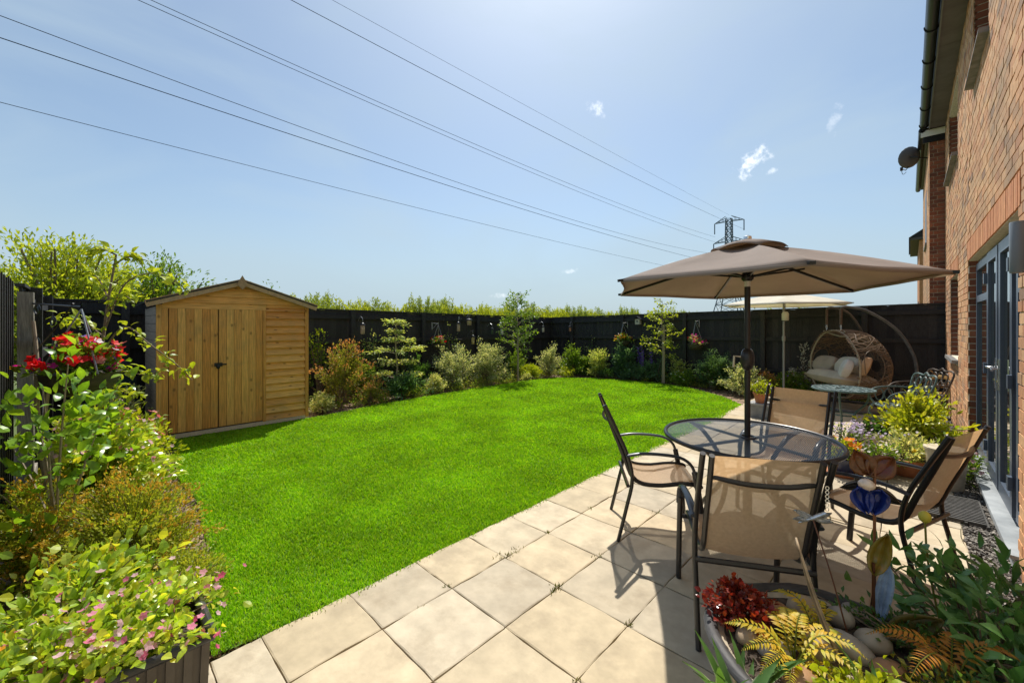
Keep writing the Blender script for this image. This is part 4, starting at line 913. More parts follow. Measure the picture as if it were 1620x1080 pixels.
# bin in the gap beside the shed
wb = thing('water_butt', 'dark blue green barrel standing in gap beside shed', 'barrel', (-7.95, .2, 0), None)
MB().lathe([(.24, 0), (.29, .1), (.31, .45), (.29, .85), (.27, .92)], (-7.95, .2, 0), 20).build('barrel', M('dark_teal_plastic', (.012, .035, .05), .45, nscale=8), wb, True)
MB().lathe([(.30, .92), (.29, .99), (.2, 1.07), (.03, 1.1)], (-7.95, .2, 0), 20).build('lid', M('black_lid', (.02, .02, .022), .6), wb, True)
for z in (.3, .62): MB().tube([(-7.95+.312*math.cos(a), .2+.312*math.sin(a), z) for a in np.linspace(0, 2*PI, 24, endpoint=False)], .012, 5, closed=True).build('hoop', BLACKP, wb)
# ------------------------------------------------------------------ power line
PYL = M('galvanised_lattice', (.10, .13, .17), .6, namt=.1)
def pylon(label, x, y, H=46.5, s=1.0, loc=None):
    t = thing('pylon', label, 'pylon', (x, y, 0), 0, 'pylons of the power line')
    mb = MB(); wd = lambda z: 1.0+max(0, 22-z)*.2+(H-z)*.012
    zs = [0, 5, 9.5, 13.5, 17, 20, 23]+list(np.arange(25.2, H+.1, 2.2))
    cor = lambda z, i: arr(((-1, 1, 1, -1)[i]*wd(z), (-1, -1, 1, 1)[i]*wd(z), z))
    for a, b in zip(zs, zs[1:]):
        for i in range(4):
            j = (i+1) % 4; mb.bar(cor(a, i), cor(b, i), .3, .3); mb.bar(cor(a, i), cor(b, j), .16, .16); mb.bar(cor(a, j), cor(b, i), .16, .16); mb.bar(cor(b, i), cor(b, j), .16, .16)
    o = mb.build('lattice_tower', PYL, t)
    for z, L in ((43.8, 5.6), (35.4, 6.0), (27.5, 5.7)):
        for sg in (-1, 1):
            m2 = MB(); tipp = arr((sg*L, 0, z))
            for yy in (-1, 1):
                w0 = wd(z); m2.bar((sg*w0, yy*w0, z+.3), tipp, .2, .2); m2.bar((sg*w0, yy*w0, z+2.2), tipp, .18, .18)
            for f in (.3, .6):
                w0 = wd(z); m2.bar((sg*(w0+(L-w0)*f), w0*(1-f), z+.3*(1-f)), (sg*(w0+(L-w0)*f), w0*(1-f), z+2.2*(1-f)), .12, .12); m2.bar((sg*(w0+(L-w0)*f), -w0*(1-f), z+.3*(1-f)), (sg*(w0+(L-w0)*f), -w0*(1-f), z+2.2*(1-f)), .12, .12)
            m2.build('crossarm', PYL, t)
            m3 = MB(); m3.tube([(sg*L, 0, z), (sg*L, 0, z-4.4)], .2, 6); m3.build('insulator', PYL, t)
    return t
p1 = pylon('tall lattice pylon rising behind the taupe parasol', -53.6, 185)
p2 = dup(p1, (-8, 760, 0), 0, 'tiny distant pylon just above the far fence near the egg chair'); p2.scale = (.62, .62, .62)
WIRE = M('wire', (.02, .026, .04), .9, namt=0, spec=0)
def wire(label, x, pts, r):
    (a, b, c), (za, zb, zc) = [p[0] for p in pts], [p[1] for p in pts]; k = np.polyfit([a, b, c], [za, zb, zc], 2)
    ys = np.concatenate([np.linspace(-90, 185, 60)]); z = np.polyval(k, np.maximum(ys, a-3)); z = z+np.where(ys < a-3, (ys-(a-3))*(2*k[0]*(a-3)+k[1]), 0)
    o = MB().tube(np.stack([np.full(60, x), ys, z], 1), r, 5).build('power_line', WIRE); tag(o, label, 'cable', 'power cables crossing the sky'); return o
wire('thin topmost power cable running to the pylon tip', -53.5, [(21.97, 43.3), (53.7, 43.8), (147.3, 45.63)], .022)
wire('second highest power cable, alone, below the thin topmost cable', -48, [(15.3, 36.52), (48.2, 36.53), (132.2, 37.94)], .034)
wire('upper power cable of the close pair in the sky', -59, [(4.8, 36.58), (43.5, 35.6), (182.3, 38.13)], .034)
wire('lower power cable of the close pair in the sky', -59, [(3.8, 36.0), (43.5, 34.82), (182.3, 36.0)], .034)
wire('power cable next below the close pair, meeting the left picture edge', -59, [(-5.4, 29.36), (22.06, 28.0), (162.5, 29.5)], .036)
wire('power cable second from the bottom, above the shed', -48, [(-4.4, 22.56), (17.95, 21.93), (124.6, 21.82)], .036)
wire('lowest power cable crossing the sky above the shed', -59, [(-5.4, 21.55), (22.06, 21.09), (129.4, 20.97)], .03)
# ================================================================== planting
L_ = leafmat
LIME = L_('lime_leaf', [(.30, .38, .012), (.40, .46, .02), (.20, .30, .012), (.46, .48, .06)], .42, .4)
MIDG = L_('mid_green_leaf', [(.12, .22, .022), (.17, .28, .03), (.08, .17, .018), (.24, .32, .06)], .4, .42)
DKG = L_('dark_green_leaf', [(.045, .115, .026), (.065, .15, .034), (.09, .18, .045), (.03, .085, .022)], .35, .42, spec=.5)
BLUEG = L_('blue_green_leaf', [(.07, .14, .075), (.10, .19, .11), (.14, .24, .14)], .5, .42)
CREAMV = L_('cream_variegated_leaf', [(.58, .57, .32), (.44, .48, .2), (.15, .23, .06), (.66, .64, .42), (.32, .40, .14)], .45, .42)
WHITEV = L_('white_variegated_leaf', [(.66, .66, .48), (.15, .23, .08), (.54, .57, .36), (.09, .16, .045), (.70, .69, .54)], .45, .42)
DOGV = L_('dogwood_leaf', [(.54, .58, .22), (.40, .48, .14), (.22, .32, .07), (.62, .62, .3)], .45, .42)
REDT = L_('red_tip_leaf', [(.46, .28, .10), (.48, .34, .12), (.38, .19, .07), (.44, .42, .16)], .4, .42, tcol=(1.5, .9, .5))
OLIVE = L_('olive_leaf', [(.19, .22, .03), (.26, .27, .045), (.13, .17, .026), (.34, .31, .07)], .45, .42)
ORT = L_('orange_tip_leaf', [(.42, .24, .03), (.48, .30, .05), (.34, .25, .04), (.40, .17, .025)], .5, .4, tcol=(1.4, 1.0, .5))
GLOSS = L_('glossy_leaf', [(.26, .42, .025), (.36, .50, .04), (.16, .29, .022), (.46, .54, .08), (.54, .54, .04)], .32, .45, spec=.6)
GLOSSO = L_('glossy_leaf_single', [(.26, .42, .025), (.36, .50, .04), (.16, .29, .022), (.50, .56, .07), (.56, .55, .04), (.40, .52, .12)], .32, .45, rnd='obj', spec=.6)
BIGO = L_('broad_leaf_single', [(.16, .31, .02), (.22, .39, .03), (.11, .23, .018), (.30, .43, .04)], .3, .42, rnd='obj', spec=.5)
BIGI = L_('broad_leaf', [(.16, .31, .02), (.22, .39, .03), (.11, .23, .018)], .3, .42, spec=.5)
PEONYO = L_('peony_leaf_single', [(.06, .16, .04), (.085, .20, .05), (.12, .25, .06), (.07, .175, .045)], .34, .22, rnd='obj', spec=.5); PEONYI = L_('peony_leaf', [(.06, .16, .04), (.085, .20, .05), (.12, .25, .06)], .34, .22, spec=.5)
WILL = L_('willow_leaf', [(.22, .30, .05), (.30, .38, .06), (.15, .22, .04), (.40, .45, .12)], .5, .42)
WILL2 = L_('willow_leaf_light', [(.34, .40, .03), (.42, .48, .05), (.24, .31, .03)], .5, .42)
YGT = L_('tree_leaf', [(.34, .41, .025), (.24, .33, .025), (.44, .49, .05), (.16, .25, .025)], .4, .42)
SILV = L_('silver_leaf', [(.42, .44, .42), (.55, .56, .54), (.32, .35, .32)], .6, .2)
REDH = L_('burgundy_leaf', [(.17, .028, .026), (.30, .055, .036), (.11, .02, .022), (.40, .11, .04)], .25, .42, spec=.6, tcol=(1.8, .8, .5))
FERNG = L_('golden_fern', [(.60, .48, .03), (.62, .36, .03), (.50, .48, .04), (.36, .40, .04)], .5, .4, tcol=(1.4, 1.1, .4)); FERNO = L_('rust_fern', [(.58, .27, .03), (.46, .18, .03), (.56, .38, .05)], .5, .4, tcol=(1.4, .9, .4))
def petal(name, cols, rnd='island'): return L_(name, cols, .55, .42, rnd=rnd, namt=.1, tcol=(1.2, 1.1, 1.1))
RED = petal('red_petal', [(.80, .015, .012), (.72, .01, .015), (.85, .06, .03)]); PINK = petal('pink_petal', [(.66, .16, .30), (.70, .26, .40), (.62, .08, .22)]); PALEP = petal('pale_pink_petal', [(.66, .38, .44), (.70, .48, .52), (.62, .28, .38)])
MAG = petal('magenta_petal', [(.55, .01, .22), (.45, .01, .28)]); WHT = petal('white_petal', [(.78, .76, .72), (.74, .68, .72)]); YEL = petal('yellow_petal', [(.75, .52, .02), (.70, .42, .01)]); ORG = petal('orange_petal', [(.80, .24, .008), (.76, .32, .01)])
LIL = petal('lilac_petal', [(.55, .44, .66), (.62, .54, .72), (.70, .64, .74)]); PUR = petal('purple_petal', [(.16, .09, .42), (.24, .14, .52)]); COR = petal('coral_petal', [(.70, .17, .14), (.72, .28, .24), (.6, .1, .12)])
CANE = M('pale_cane', [(.30, .24, .16), (.38, .31, .22), (.24, .19, .12)], .8, nscale=12, stretch=(6, 6, 1)); TERRA = M('terracotta', [(.40, .14, .06), (.46, .18, .085)], .75, nscale=8, bscale=30); BEIGEP = M('beige_stone_pot', [(.45, .37, .26), (.52, .44, .32)], .85, nscale=10, bscale=30)
COMPOST = M('compost', [(.035, .025, .018), (.075, .055, .04)], .95, nscale=30, namt=.4, bscale=40, bstr=.8)
BERB = L_('berberis_leaf', [(.34, .40, .04), (.24, .33, .035), (.44, .46, .06), (.18, .26, .03)], .45, .42); ORT2 = L_('golden_tip', [(.56, .40, .05), (.52, .33, .045), (.50, .44, .07), (.46, .24, .035)], .5, .42, tcol=(1.3, 1.05, .5))
# ---- back fence border
G1 = 'shrubs in the border under the back fence'
shrub('photinia', 'red tipped shrub growing next to the shed under the fence', 'shrub', (-8.0, 3.5, 0), .5, .52, 1.22, OLIVE, 37, 94, 0.061, .45, .05, tip=REDT, z0=.2, tipt=.94)
shrub('low_shrub', 'low bronze leaved shrub at the foot of the red tipped shrub', 'shrub', (-7.78, 3.95, 0), .33, .33, .5, OLIVE, 27, 60, 0.044, .5, .04, tip=REDT)
shrub('climber', 'sparse dark climber on the fence right beside the shed', 'climber', (-8.82, 3.35, 0), .1, .38, 1.6, MIDG, 20, 29, 0.066, .6, .04, tmin=.5, tip=LIME, shell=(.7, 1.1))
shrub('climber', 'thin climber with pale tips on fence left of tiered dogwood', 'climber', (-8.82, 4.55, 0), .1, .3, 1.5, DKG, 15, 24, 0.066, .6, .04, tmin=.45, tip=DOGV, shell=(.7, 1.1))
dg = thing('dogwood', 'tiered cream dogwood reaching the fence top beside the shed', 'shrub', (-8.15, 4.75, 0), None)
MB().tube([(-8.15, 4.75, 0), (-8.13, 4.77, .6), (-8.16, 4.74, 1.2), (-8.15, 4.76, 1.62)], [.025, .02, .014, .006], 6).build('trunk', CANE, dg, True)
Pd, Br = [], MB()
for z, r, n in ((1.63, .22, 240), (1.42, .15, 110), (1.24, .36, 300), (1.02, .58, 420), (.74, .42, 240), (.47, .55, 300)):
    nb = 7
    for k in range(nb):
        a = RNG.uniform(0, 6.28); e = arr((-8.15+r*math.cos(a)*.75, 4.75+r*math.sin(a), z+RNG.normal(0, .04))); Br.tube([(-8.15, 4.75, z-.1), (arr((-8.15, 4.75, z))+e)/2, e], .006, 4)
        m = n//nb; f = RNG.uniform(.25, 1.1, m)[:, None]; Pd.append(arr((-8.15, 4.75, z))+(e-arr((-8.15, 4.75, z)))*f+RNG.normal(0, .045, (m, 3))*arr((1, 1, .5)))
Br.build('branch', CANE, dg); Pd = np.concatenate(Pd); O = nrm((Pd-arr((-8.15, 4.75, 0)))*arr((1, 1, 0)))
scatter('foliage', Pd, O+arr((0, 0, -.15))+RNG.normal(0, .4, Pd.shape), arr((0, 0, 1))+RNG.normal(0, .25, Pd.shape), RNG.uniform(.05, .09, len(Pd)), tmpl_small(.5), DOGV, dg)['kind'] = 'stuff'
shrub('green_shrub', 'dark green shrub filling the space below the tiered dogwood', 'shrub', (-7.85, 4.75, 0), .42, .5, .5, DKG, 30, 81, 0.066, .45, .05, tip=BLUEG)
shrub('low_shrub', 'low rounded cream and green shrub in front of the fence basket', 'shrub', (-7.85, 5.6, 0), .3, .36, .42, CREAMV, 32, 74, 0.044, .5, .035)
shrub('variegated_shrub', 'silvery variegated shrub under the hanging basket with red flowers', 'shrub', (-8.15, 6.35, 0), .55, .58, 1.0, WHITEV, 55, 114, 0.050, .5, .05)
shrub('variegated_shrub', 'taller silvery variegated shrub left of slender staked tree', 'shrub', (-8.15, 7.4, 0), .55, .62, 1.18, WHITEV, 60, 114, 0.050, .5, .05)
shrub('small_shrub', 'bright lime mound just right of the slender staked tree', 'shrub', (-7.95, 9.0, 0), .28, .32, .42, LIME, 32, 67, 0.055, .5, .04)
shrub('low_shrub', 'tiny cream edged plant at the foot of the staked tree', 'shrub', (-7.75, 8.62, 0), .16, .18, .16, CREAMV, 17, 32, 0.044, .5, .03)
shrub('euonymus', 'upright white speckled shrub in the far corner of the lawn', 'shrub', (-7.85, 9.75, 0), .36, .4, .95, WHITEV, 42, 81, 0.050, .5, .045)
shrub('green_shrub', 'mid green leafy shrub in the fence corner', 'shrub', (-7.45, 10.4, 0), .42, .36, .85, MIDG, 37, 74, 0.072, .45, .05)
shrub('green_shrub', 'yellow green upright shrub right of the fence corner', 'shrub', (-6.65, 10.6, 0), .32, .3, .85, DOGV, 32, 67, 0.077, .4, .05)
shrub('green_shrub', 'blue green shrub below the yellow and orange hanging basket', 'shrub', (-5.95, 10.85, 0), .42, .3, .95, BLUEG, 35, 60, 0.099, .4, .06)
shrub('low_shrub', 'low grey green mound along the curved lawn edge', 'shrub', (-5.5, 10.72, 0), .5, .25, .42, BLUEG, 37, 74, 0.055, .5, .04, flowers=((WHT, 30, .03, .4),))
dl = thing('delphinium', 'blue delphinium with tall flower spikes against the black fence', 'flower', (-5.25, 10.98, 0), None)
mb = MB(); FP = []
for k in range(5):
    x, y, h = -5.25+RNG.normal(0, .14), 10.98+RNG.normal(0, .05), RNG.uniform(.75, 1.0); mb.tube([(x, y, 0), (x+.02, y, h*.6), (x+.03, y, h)], .007, 5); m = 42; z = RNG.uniform(.5, 1, m)*h
    FP.append(np.stack([x+.025+RNG.normal(0, .022, m), y+RNG.normal(0, .022, m), z], 1))
mb.build('stem', MIDG, dl); FP = np.concatenate(FP); scatter('blossoms', FP, RNG.normal(size=FP.shape), RNG.normal(size=FP.shape)+arr((0, -.6, .2)), RNG.uniform(.04, .06, len(FP)), tmpl_flower(), PUR, dl)
shrub('low_shrub', 'small white flowered mound right of the thin lime tree', 'shrub', (-4.15, 10.72, 0), .4, .26, .35, MIDG, 32, 60, 0.050, .5, .04, flowers=((WHT, 36, .035, .3),))
shrub('hebe', 'large dark green bushy shrub at the right end of lawn', 'shrub', (-3.45, 10.72, 0), .5, .42, .92, DKG, 62, 108, 0.050, .4, .045, tip=BLUEG)
shrub('euonymus', 'low white variegated shrub at the corner where lawn meets paving', 'shrub', (-2.72, 10.35, 0), .4, .4, .62, WHITEV, 50, 74, 0.055, .55, .04)
shrub('bedding_plant', 'low flowering plants at the foot of cream parasol pole', 'flowers', (-1.9, 10.85, 0), .5, .3, .5, MIDG, 42, 60, 0.055, .5, .05, flowers=((PUR, 14, .05, .3), (YEL, 10, .045, .3), (WHT, 12, .04, .3), (PINK, 12, .045, .3)))
shrub('bedding_plant', 'dark low foliage with yellow and blue flowers near egg chair', 'flowers', (-1.15, 10.85, 0), .45, .28, .42, DKG, 37, 54, 0.055, .5, .05, flowers=((PUR, 14, .05, .3), (YEL, 12, .045, .3)))
shrub('silver_plant', 'tall silver leaved plant right of the cream parasol pole', 'plant', (-1.68, 10.95, 0), .22, .18, 1.08, SILV, 11, 45, 0.061, .35, .025, tmin=.35, shell=(.8, 1.1))
shrub('bedding_plant', 'reddish bronze plant left of the cream parasol pole', 'plant', (-2.3, 10.7, 0), .22, .22, .5, OLIVE, 25, 37, 0.055, .5, .04, tip=REDT, flowers=((PALEP, 10, .05, .4),))
shrub('low_shrub', 'small pale plant tucked against the right shed corner', 'plant', (-7.6, 2.95, 0), .2, .22, .3, CREAMV, 22, 35, 0.066, .45, .04)
COVER = L_('ground_cover_leaf', [(.12, .22, .022), (.30, .38, .03), (.06, .14, .025), (.40, .44, .16), (.17, .28, .03), (.46, .42, .10), (.09, .18, .06), (.36, .30, .08)], .45, .42)
def cover(name, spots, n, L, hmax):
    P, D = [], []
    for (x0, x1, y0, y1, k) in spots:
        for _ in range(int(n*k)):
            c = arr((RNG.uniform(x0, x1), RNG.uniform(y0, y1), -.03)); h = hmax*RNG.uniform(.2, 1)**1.5; r = RNG.uniform(.06, .16); m = int(RNG.integers(26, 60)); v = RNG.normal(0, 1, (m, 3)); v = nrm(v); v[:, 2] = np.abs(v[:, 2])
            P.append(c+v*arr((r, r, h))*RNG.uniform(.5, 1.1, (m, 1))); D.append(v+arr((0, 0, .3)))
    P = np.concatenate(P); D = np.concatenate(D); o = scatter(name, P, D+RNG.normal(0, .5, P.shape), arr((0, 0, 1))+RNG.normal(0, .5, P.shape), L*RNG.uniform(.5, 1.3, len(P)), tmpl_small(.5), COVER); o['kind'] = 'stuff'
cover('ground_cover', [(-8.9, -7.85, 2.8, 11.1, 1.1), (-7.9, -7.68, 2.9, 9.3, .45), (-8.2, -2.4, 10.7, 11.2, .9), (-2.5, -.6, 10.7, 11.2, .3)], 150, .06, .34)
cover('ground_cover', [(-7.2, -4.4, -.35, .5, 1.0), (-4.4, -2.7, -.35, .45, .6)], 110, .045, .22)
for a in (('climber', 'dark climber on the fence right of the tiered dogwood', 'climber', (-8.85, 5.35, 0), .08, .4, 1.35, DKG, 16, 26, .06), ('climber', 'sparse climber on fence left of the feeder pole', 'climber', (-8.85, 6.75, 0), .08, .34, 1.5, MIDG, 12, 20, .055),
          ('climber', 'loose green climber on fence behind the white speckled shrub', 'climber', (-8.85, 9.5, 0), .08, .5, 1.45, MIDG, 16, 22, .06), ('climber', 'bare looking climber right of the fence corner', 'climber', (-7.3, 11.2, 0), .45, .07, 1.3, DKG, 14, 22, .06),
          ('climber', 'dark climber on the far fence beside blue delphinium', 'climber', (-5.6, 11.2, 0), .35, .07, 1.35, DKG, 12, 22, .065)):
    shrub(*a, .6, .05, tmin=.35, shell=(.6, 1.15), tip=DOGV)
for a in (('green_shrub', 'broad leaved green shrub between the two corner shrubs', 'shrub', (-7.0, 10.75, 0), .34, .26, .6, MIDG, 22, 40, .08), ('green_shrub', 'grey leaved shrub behind the low mound by delphinium', 'shrub', (-5.0, 10.95, 0), .34, .22, .66, BLUEG, 22, 40, .08),
          ('green_shrub', 'light green shrub between thin tree and large dark shrub', 'shrub', (-4.35, 11.0, 0), .32, .22, .62, DOGV, 20, 40, .06), ('green_shrub', 'mid green filler shrub behind the lime mound', 'shrub', (-8.4, 8.8, 0), .3, .45, .8, MIDG, 26, 46, .065),
          ('green_shrub', 'dark shrub against fence behind the rounded cream shrub', 'shrub', (-8.5, 5.6, 0), .3, .45, .75, DKG, 26, 46, .065), ('green_shrub', 'green shrub against fence between the red tipped shrub and dogwood', 'shrub', (-8.55, 4.15, 0), .28, .38, .85, MIDG, 24, 46, .065),
          ('low_shrub', 'low golden mound at the lawn edge in front of corner shrub', 'shrub', (-7.35, 9.95, 0), .22, .22, .28, LIME, 20, 34, .045), ('low_shrub', 'low dark mound at the lawn edge below orange fence basket', 'shrub', (-6.3, 10.5, 0), .28, .2, .3, DKG, 20, 34, .045)):
    shrub(*a, .5, .05, shell=(.55, 1.2))
# ---- slender trees
def sapling(label, x, y, h, crown, mat, n, L, spread, stake=None, gap=0):
    t = thing('young_tree', label, 'tree', (x, y, 0), None)
    MB().tube(curve([(x, y, 0), (x+.01, y, h*.35), (x-.015, y+.01, h*.7), (x, y, h)], 10), np.linspace(.02, .004, 10), 7).build('trunk', CANE, t, True)
    if stake: MB().tube([(x+.06, y-.03, 0), (x+.055, y-.03, stake)], .022, 8).build('stake', CANE, t, True)
    Br = MB(); P = []; Dn = []
    for k in range(n):
        z = crown*h+(1-crown)*h*((k+.5)/n)**.9*.98; a = k*2.4+RNG.uniform(-.5, .5); r = spread*(.35+.75*math.sin(PI*min(.97, .22+.78*(z-crown*h)/(h-crown*h))))*RNG.uniform(.7, 1.15)
        e = arr((x+r*math.cos(a), y+r*math.sin(a), z+r*RNG.uniform(.1, .55))); b = arr((x, y, z)); c = curve([b, (b+e)/2+arr((0, 0, .05*r)), e], 8); Br.tube(c, np.linspace(.007, .002, 8), 4)
        m = int(26*r/spread)+8; f = RNG.uniform(.2, 1.05, m); i = np.clip(f*7, 0, 6.99); q = c[i.astype(int)]+(c[np.minimum(i.astype(int)+1, 7)]-c[i.astype(int)])*(i % 1)[:, None]
        P.append(q+RNG.normal(0, .03, (m, 3))); Dn.append(np.tile(nrm(e-b), (m, 1)))
    Br.build('branch', CANE, t); P = np.concatenate(P); Dn = np.concatenate(Dn)
    scatter('crown', P, Dn*.6+RNG.normal(0, .55, P.shape)+arr((0, 0, -.1)), arr((0, 0, 1))+RNG.normal(0, .4, P.shape), L*RNG.uniform(.6, 1.2, len(P)), tmpl_small(.55), mat, t)['kind'] = 'stuff'; return t
sapling('slender young tree with a stake standing before the back fence', -7.9, 8.4, 2.42, .33, MIDG, 46, .085, .58, 1.25)
sapling('thin young tree with yellow green leaves between two fence baskets', -4.75, 10.72, 2.2, .28, YGT, 26, .085, .5, 1.55)
# apple at the left: long wandering branches
ap = thing('apple_tree', 'young apple tree with long lime shoots left of the shed', 'tree', (-5.6, .1, 0), None)
tr = curve([(-5.6, .1, 0), (-5.58, .12, .6), (-5.62, .1, 1.2), (-5.6, .14, 1.75), (-5.55, .2, 2.25)], 16); MB().tube(tr, np.linspace(.022, .008, 16), 7).build('trunk', BARK, ap, True)
Br = MB(); P = []; Dn = []
for pts in (((-5.6, .13, 1.55), (-5.45, .25, 1.95), (-5.2, .42, 2.06), (-4.95, .58, 1.98), (-4.83, .66, 1.86)), ((-5.57, .18, 2.15), (-5.5, .3, 2.24), (-5.42, .42, 2.2)), ((-5.55, .2, 2.25), (-5.62, .1, 2.3), (-5.68, -.02, 2.26)),
            ((-5.62, .1, 1.3), (-5.4, .25, 1.55), (-5.15, .42, 1.38), (-4.9, .6, 1.18), (-4.77, .68, 1.06)), ((-5.6, .1, 1.0), (-5.4, .22, 1.12), (-5.15, .4, 1.1), (-4.98, .5, 1.16)), ((-5.6, .12, 1.45), (-5.75, -.05, 1.62), (-5.82, -.18, 1.6)),
            ((-5.6, .14, 1.7), (-5.55, .24, 1.85), (-5.4, .32, 1.8)), ((-5.6, .12, 1.2), (-5.65, 0, 1.4), (-5.7, -.12, 1.42)), ((-5.6, .14, 1.85), (-5.7, .08, 2.02), (-5.75, .0, 2.1)), ((-5.6, .1, .8), (-5.45, .2, .95), (-5.3, .32, .9))):
    c = curve(pts, 20); Br.tube(c, np.linspace(.009, .003, 20), 5); m = 34+int(28*len(pts)/5); f = RNG.uniform(.12, 1.0, m); i = (f*19).astype(int); k = np.round(f*9)/9; i = np.clip((k*19+RNG.normal(0, .8, m)), 0, 19).astype(int)
    P.append(c[i]+RNG.normal(0, .03, (m, 3))); Dn.append(nrm(c[np.minimum(i+1, 19)]-c[np.maximum(i-1, 0)]))
Br.build('branch', BARK, ap); P = np.concatenate(P); Dn = np.concatenate(Dn)
scatter('crown', P, Dn*.5+RNG.normal(0, .6, P.shape), arr((0, 0, 1))+RNG.normal(0, .45, P.shape), RNG.uniform(.05, .1, len(P)), tmpl_big(.52, .1, .15), YGT, ap)['kind'] = 'stuff'
# ---- beyond the fences
def treecrown(name, label, x, y, h, r, mat, n, per, L, group=None, z0=.35, up=.3):
    return shrub(name, label, 'tree', (x, y, -.1), r, r, h, mat, n, per, L, .42, .16, z0=z0, up=up, r0=.05, tmin=.45, group=group, tm=tmpl_small(.42, .1))
treecrown('bushy_tree', 'bushy light green tree rising behind the left black fence', -13.6, -.45, 3.3, 1.8, YGT, 150, 170, .11)
treecrown('bushy_tree', 'darker bushy tree behind the fence, between light tree and shed', -14.6, 1.3, 3.2, 1.35, MIDG, 110, 140, .11)
treecrown('bushy_tree', 'small tree top peeping above the right slope of shed roof', -19.5, 5.55, 3.35, .7, MIDG, 26, 60, .12)
def willow(mat, h, r, nst, per):
    rg = RNG; P = []; D = []; mb = MB()
    for k in range(nst):
        a = rg.uniform(0, 6.28); q = r*math.sqrt(rg.uniform(0, 1)); hh = h*(1-.35*(q/r)**2)*rg.uniform(.72, 1.05); b = arr((q*.6*math.cos(a), q*.6*math.sin(a), 0)); e = arr((q*1.1*math.cos(a), q*1.1*math.sin(a), hh)); mb.tube([b, (b+e)/2, e], [.02, .012, .003], 4)
        f = rg.uniform(.3, 1.0, per); w = .17*(1.05-f**2)+.02; P.append(b+(e-b)*f[:, None]+rg.normal(0, 1, (per, 3))*w[:, None]); D.append(np.tile(nrm(e-b), (per, 1)))
    P = np.concatenate(P); D = np.concatenate(D)
    tv, tf = tmpl_small(.3, .05); t = (tv, tf)
    o1 = mb.mesh('stem', BARK); o2 = scatter('foliage', P, D+rg.normal(0, .45, P.shape), rg.normal(size=P.shape), rg.uniform(.10, .2, len(P)), t, mat); me = o2.data; bpy.data.objects.remove(o2); return o1, me
protos = [willow(WILL, 3.15, .9, 90, 110), willow(WILL2, 2.9, 1.0, 90, 110), willow(WILL, 3.45, .8, 80, 110), willow(WILL2, 2.95, 1.0, 90, 110), willow(WILL2, 3.0, 1.0, 90, 110)]
y = 5.6; k = 0
while y < 62:
    d = RNG.uniform(.72, .95) if y < 30 else 1.3
    t = thing('willow_shrub', 'upright willow shrub in the row beyond the back fence', 'shrub', (-22+RNG.uniform(-.5, .5), y, -.1), RNG.uniform(0, 6), 'willow row beyond the fence')
    p = protos[(k*7+int(RNG.integers(0, 5))) % 5]; s = RNG.uniform(.97, 1.05)
    for nm, me in (('stem', p[0]), ('foliage', p[1])): o = link(nm, me, t)
    t.scale = (1, 1, s); y += d; k += 1
for (x, y, h, r, m, lab) in ((-3.5, 17, 2.6, .55, MIDG, 'thin tree top above the far fence under the taupe parasol edge'), (-2.9, 18, 2.45, .5, MIDG, 'low leafy top above the far fence left of the cream parasol')):
    treecrown('bushy_tree', lab, x, y, h, r, m, 18, 40, .1)
mb = MB(); P = np.stack([RNG.uniform(-60, 60, 9000), RNG.uniform(75, 110, 9000), RNG.uniform(-.1, 2.6, 9000)], 1)
o = scatter('far_hedge', P, RNG.normal(size=P.shape)+arr((0, 0, .8)), RNG.normal(size=P.shape), RNG.uniform(.4, 1.0, len(P)), tmpl_small(.5), WILL); o['kind'] = 'stuff'
# ---- left bed
bigtm = tmpl_big(.5, .09, .2)
shrub('broadleaf_shrub', 'tall leggy shrub with broad bright leaves nearest the left fence', 'shrub', (-3.95, -.12, 0), .42, .42, 1.34, (BIGI, BIGO), 20, 17, .088, .5, .05, tmin=.5, tm=bigtm, indiv=290, shell=(.75, 1.1), r0=.010, z0=.35, up=.15, stem=CANE, nstem=6)
oc = thing('old_cane', 'pale bent canes leaning against the grey fence post', 'plant', (-4.75, -.2, 0), None)
MB().tube(curve([(-4.55, -.15, 0), (-4.75, -.22, .45), (-4.95, -.27, .85), (-5.05, -.28, 1.3), (-5.1, -.3, 1.6)], 16), np.linspace(.024, .012, 16), 7).build('cane', CANE, oc, True)
MB().tube(curve([(-4.57, -.12, 0), (-4.7, -.16, .4), (-4.8, -.22, .8), (-4.82, -.2, 1.15)], 14), np.linspace(.02, .01, 14), 7).build('cane', CANE, oc, True)
shrub('hydrangea', 'leafy yellow green shrub with pink flower heads in left bed', 'shrub', (-5.2, .1, 0), .80, .40, .78, GLOSS, 64, 70, .075, .55, .06, tm=tmpl_big(.55, .1, .15), flowers=((PALEP, 130, .05, .5), (PINK, 60, .045, .5)))
shrub('spirea', 'low lime shrub topped with coral pink flowers by lawn corner', 'shrub', (-6.1, .26, 0), .75, .40, .58, LIME, 60, 65, .06, .5, .05, flowers=((COR, 150, .05, .55), (PALEP, 70, .05, .5)))
shrub('euonymus', 'cream yellow euonymus bush between left bed and shed door', 'shrub', (-6.95, .25, 0), .36, .3, .8, CREAMV, 44, 60, .05, .4, .04)
shrub('berberis', 'orange tipped feathery shrub arching over the left bed edge', 'shrub', (-3.75, .2, 0), .62, .44, .52, BERB, 90, 140, .028, .55, .024, tipt=.95, tip=ORT2, r0=.006, shell=(.7, 1.25), tmin=.3, up=.6)
shrub('berberis', 'second orange tipped shrub at the left picture edge', 'shrub', (-4.15, -.25, 0), .55, .32, .54, BERB, 64, 120, .028, .55, .024, tipt=.94, tip=ORT2, r0=.006, shell=(.7, 1.2), tmin=.3, up=.6)
shrub('ground_cover', 'small leaved creeping plant at lawn edge by plastic trough', 'plant', (-3.05, .42, 0), .55, .2, .2, BERB, 80, 70, .02, .6, .025, shell=(.5, 1.1), up=.5)
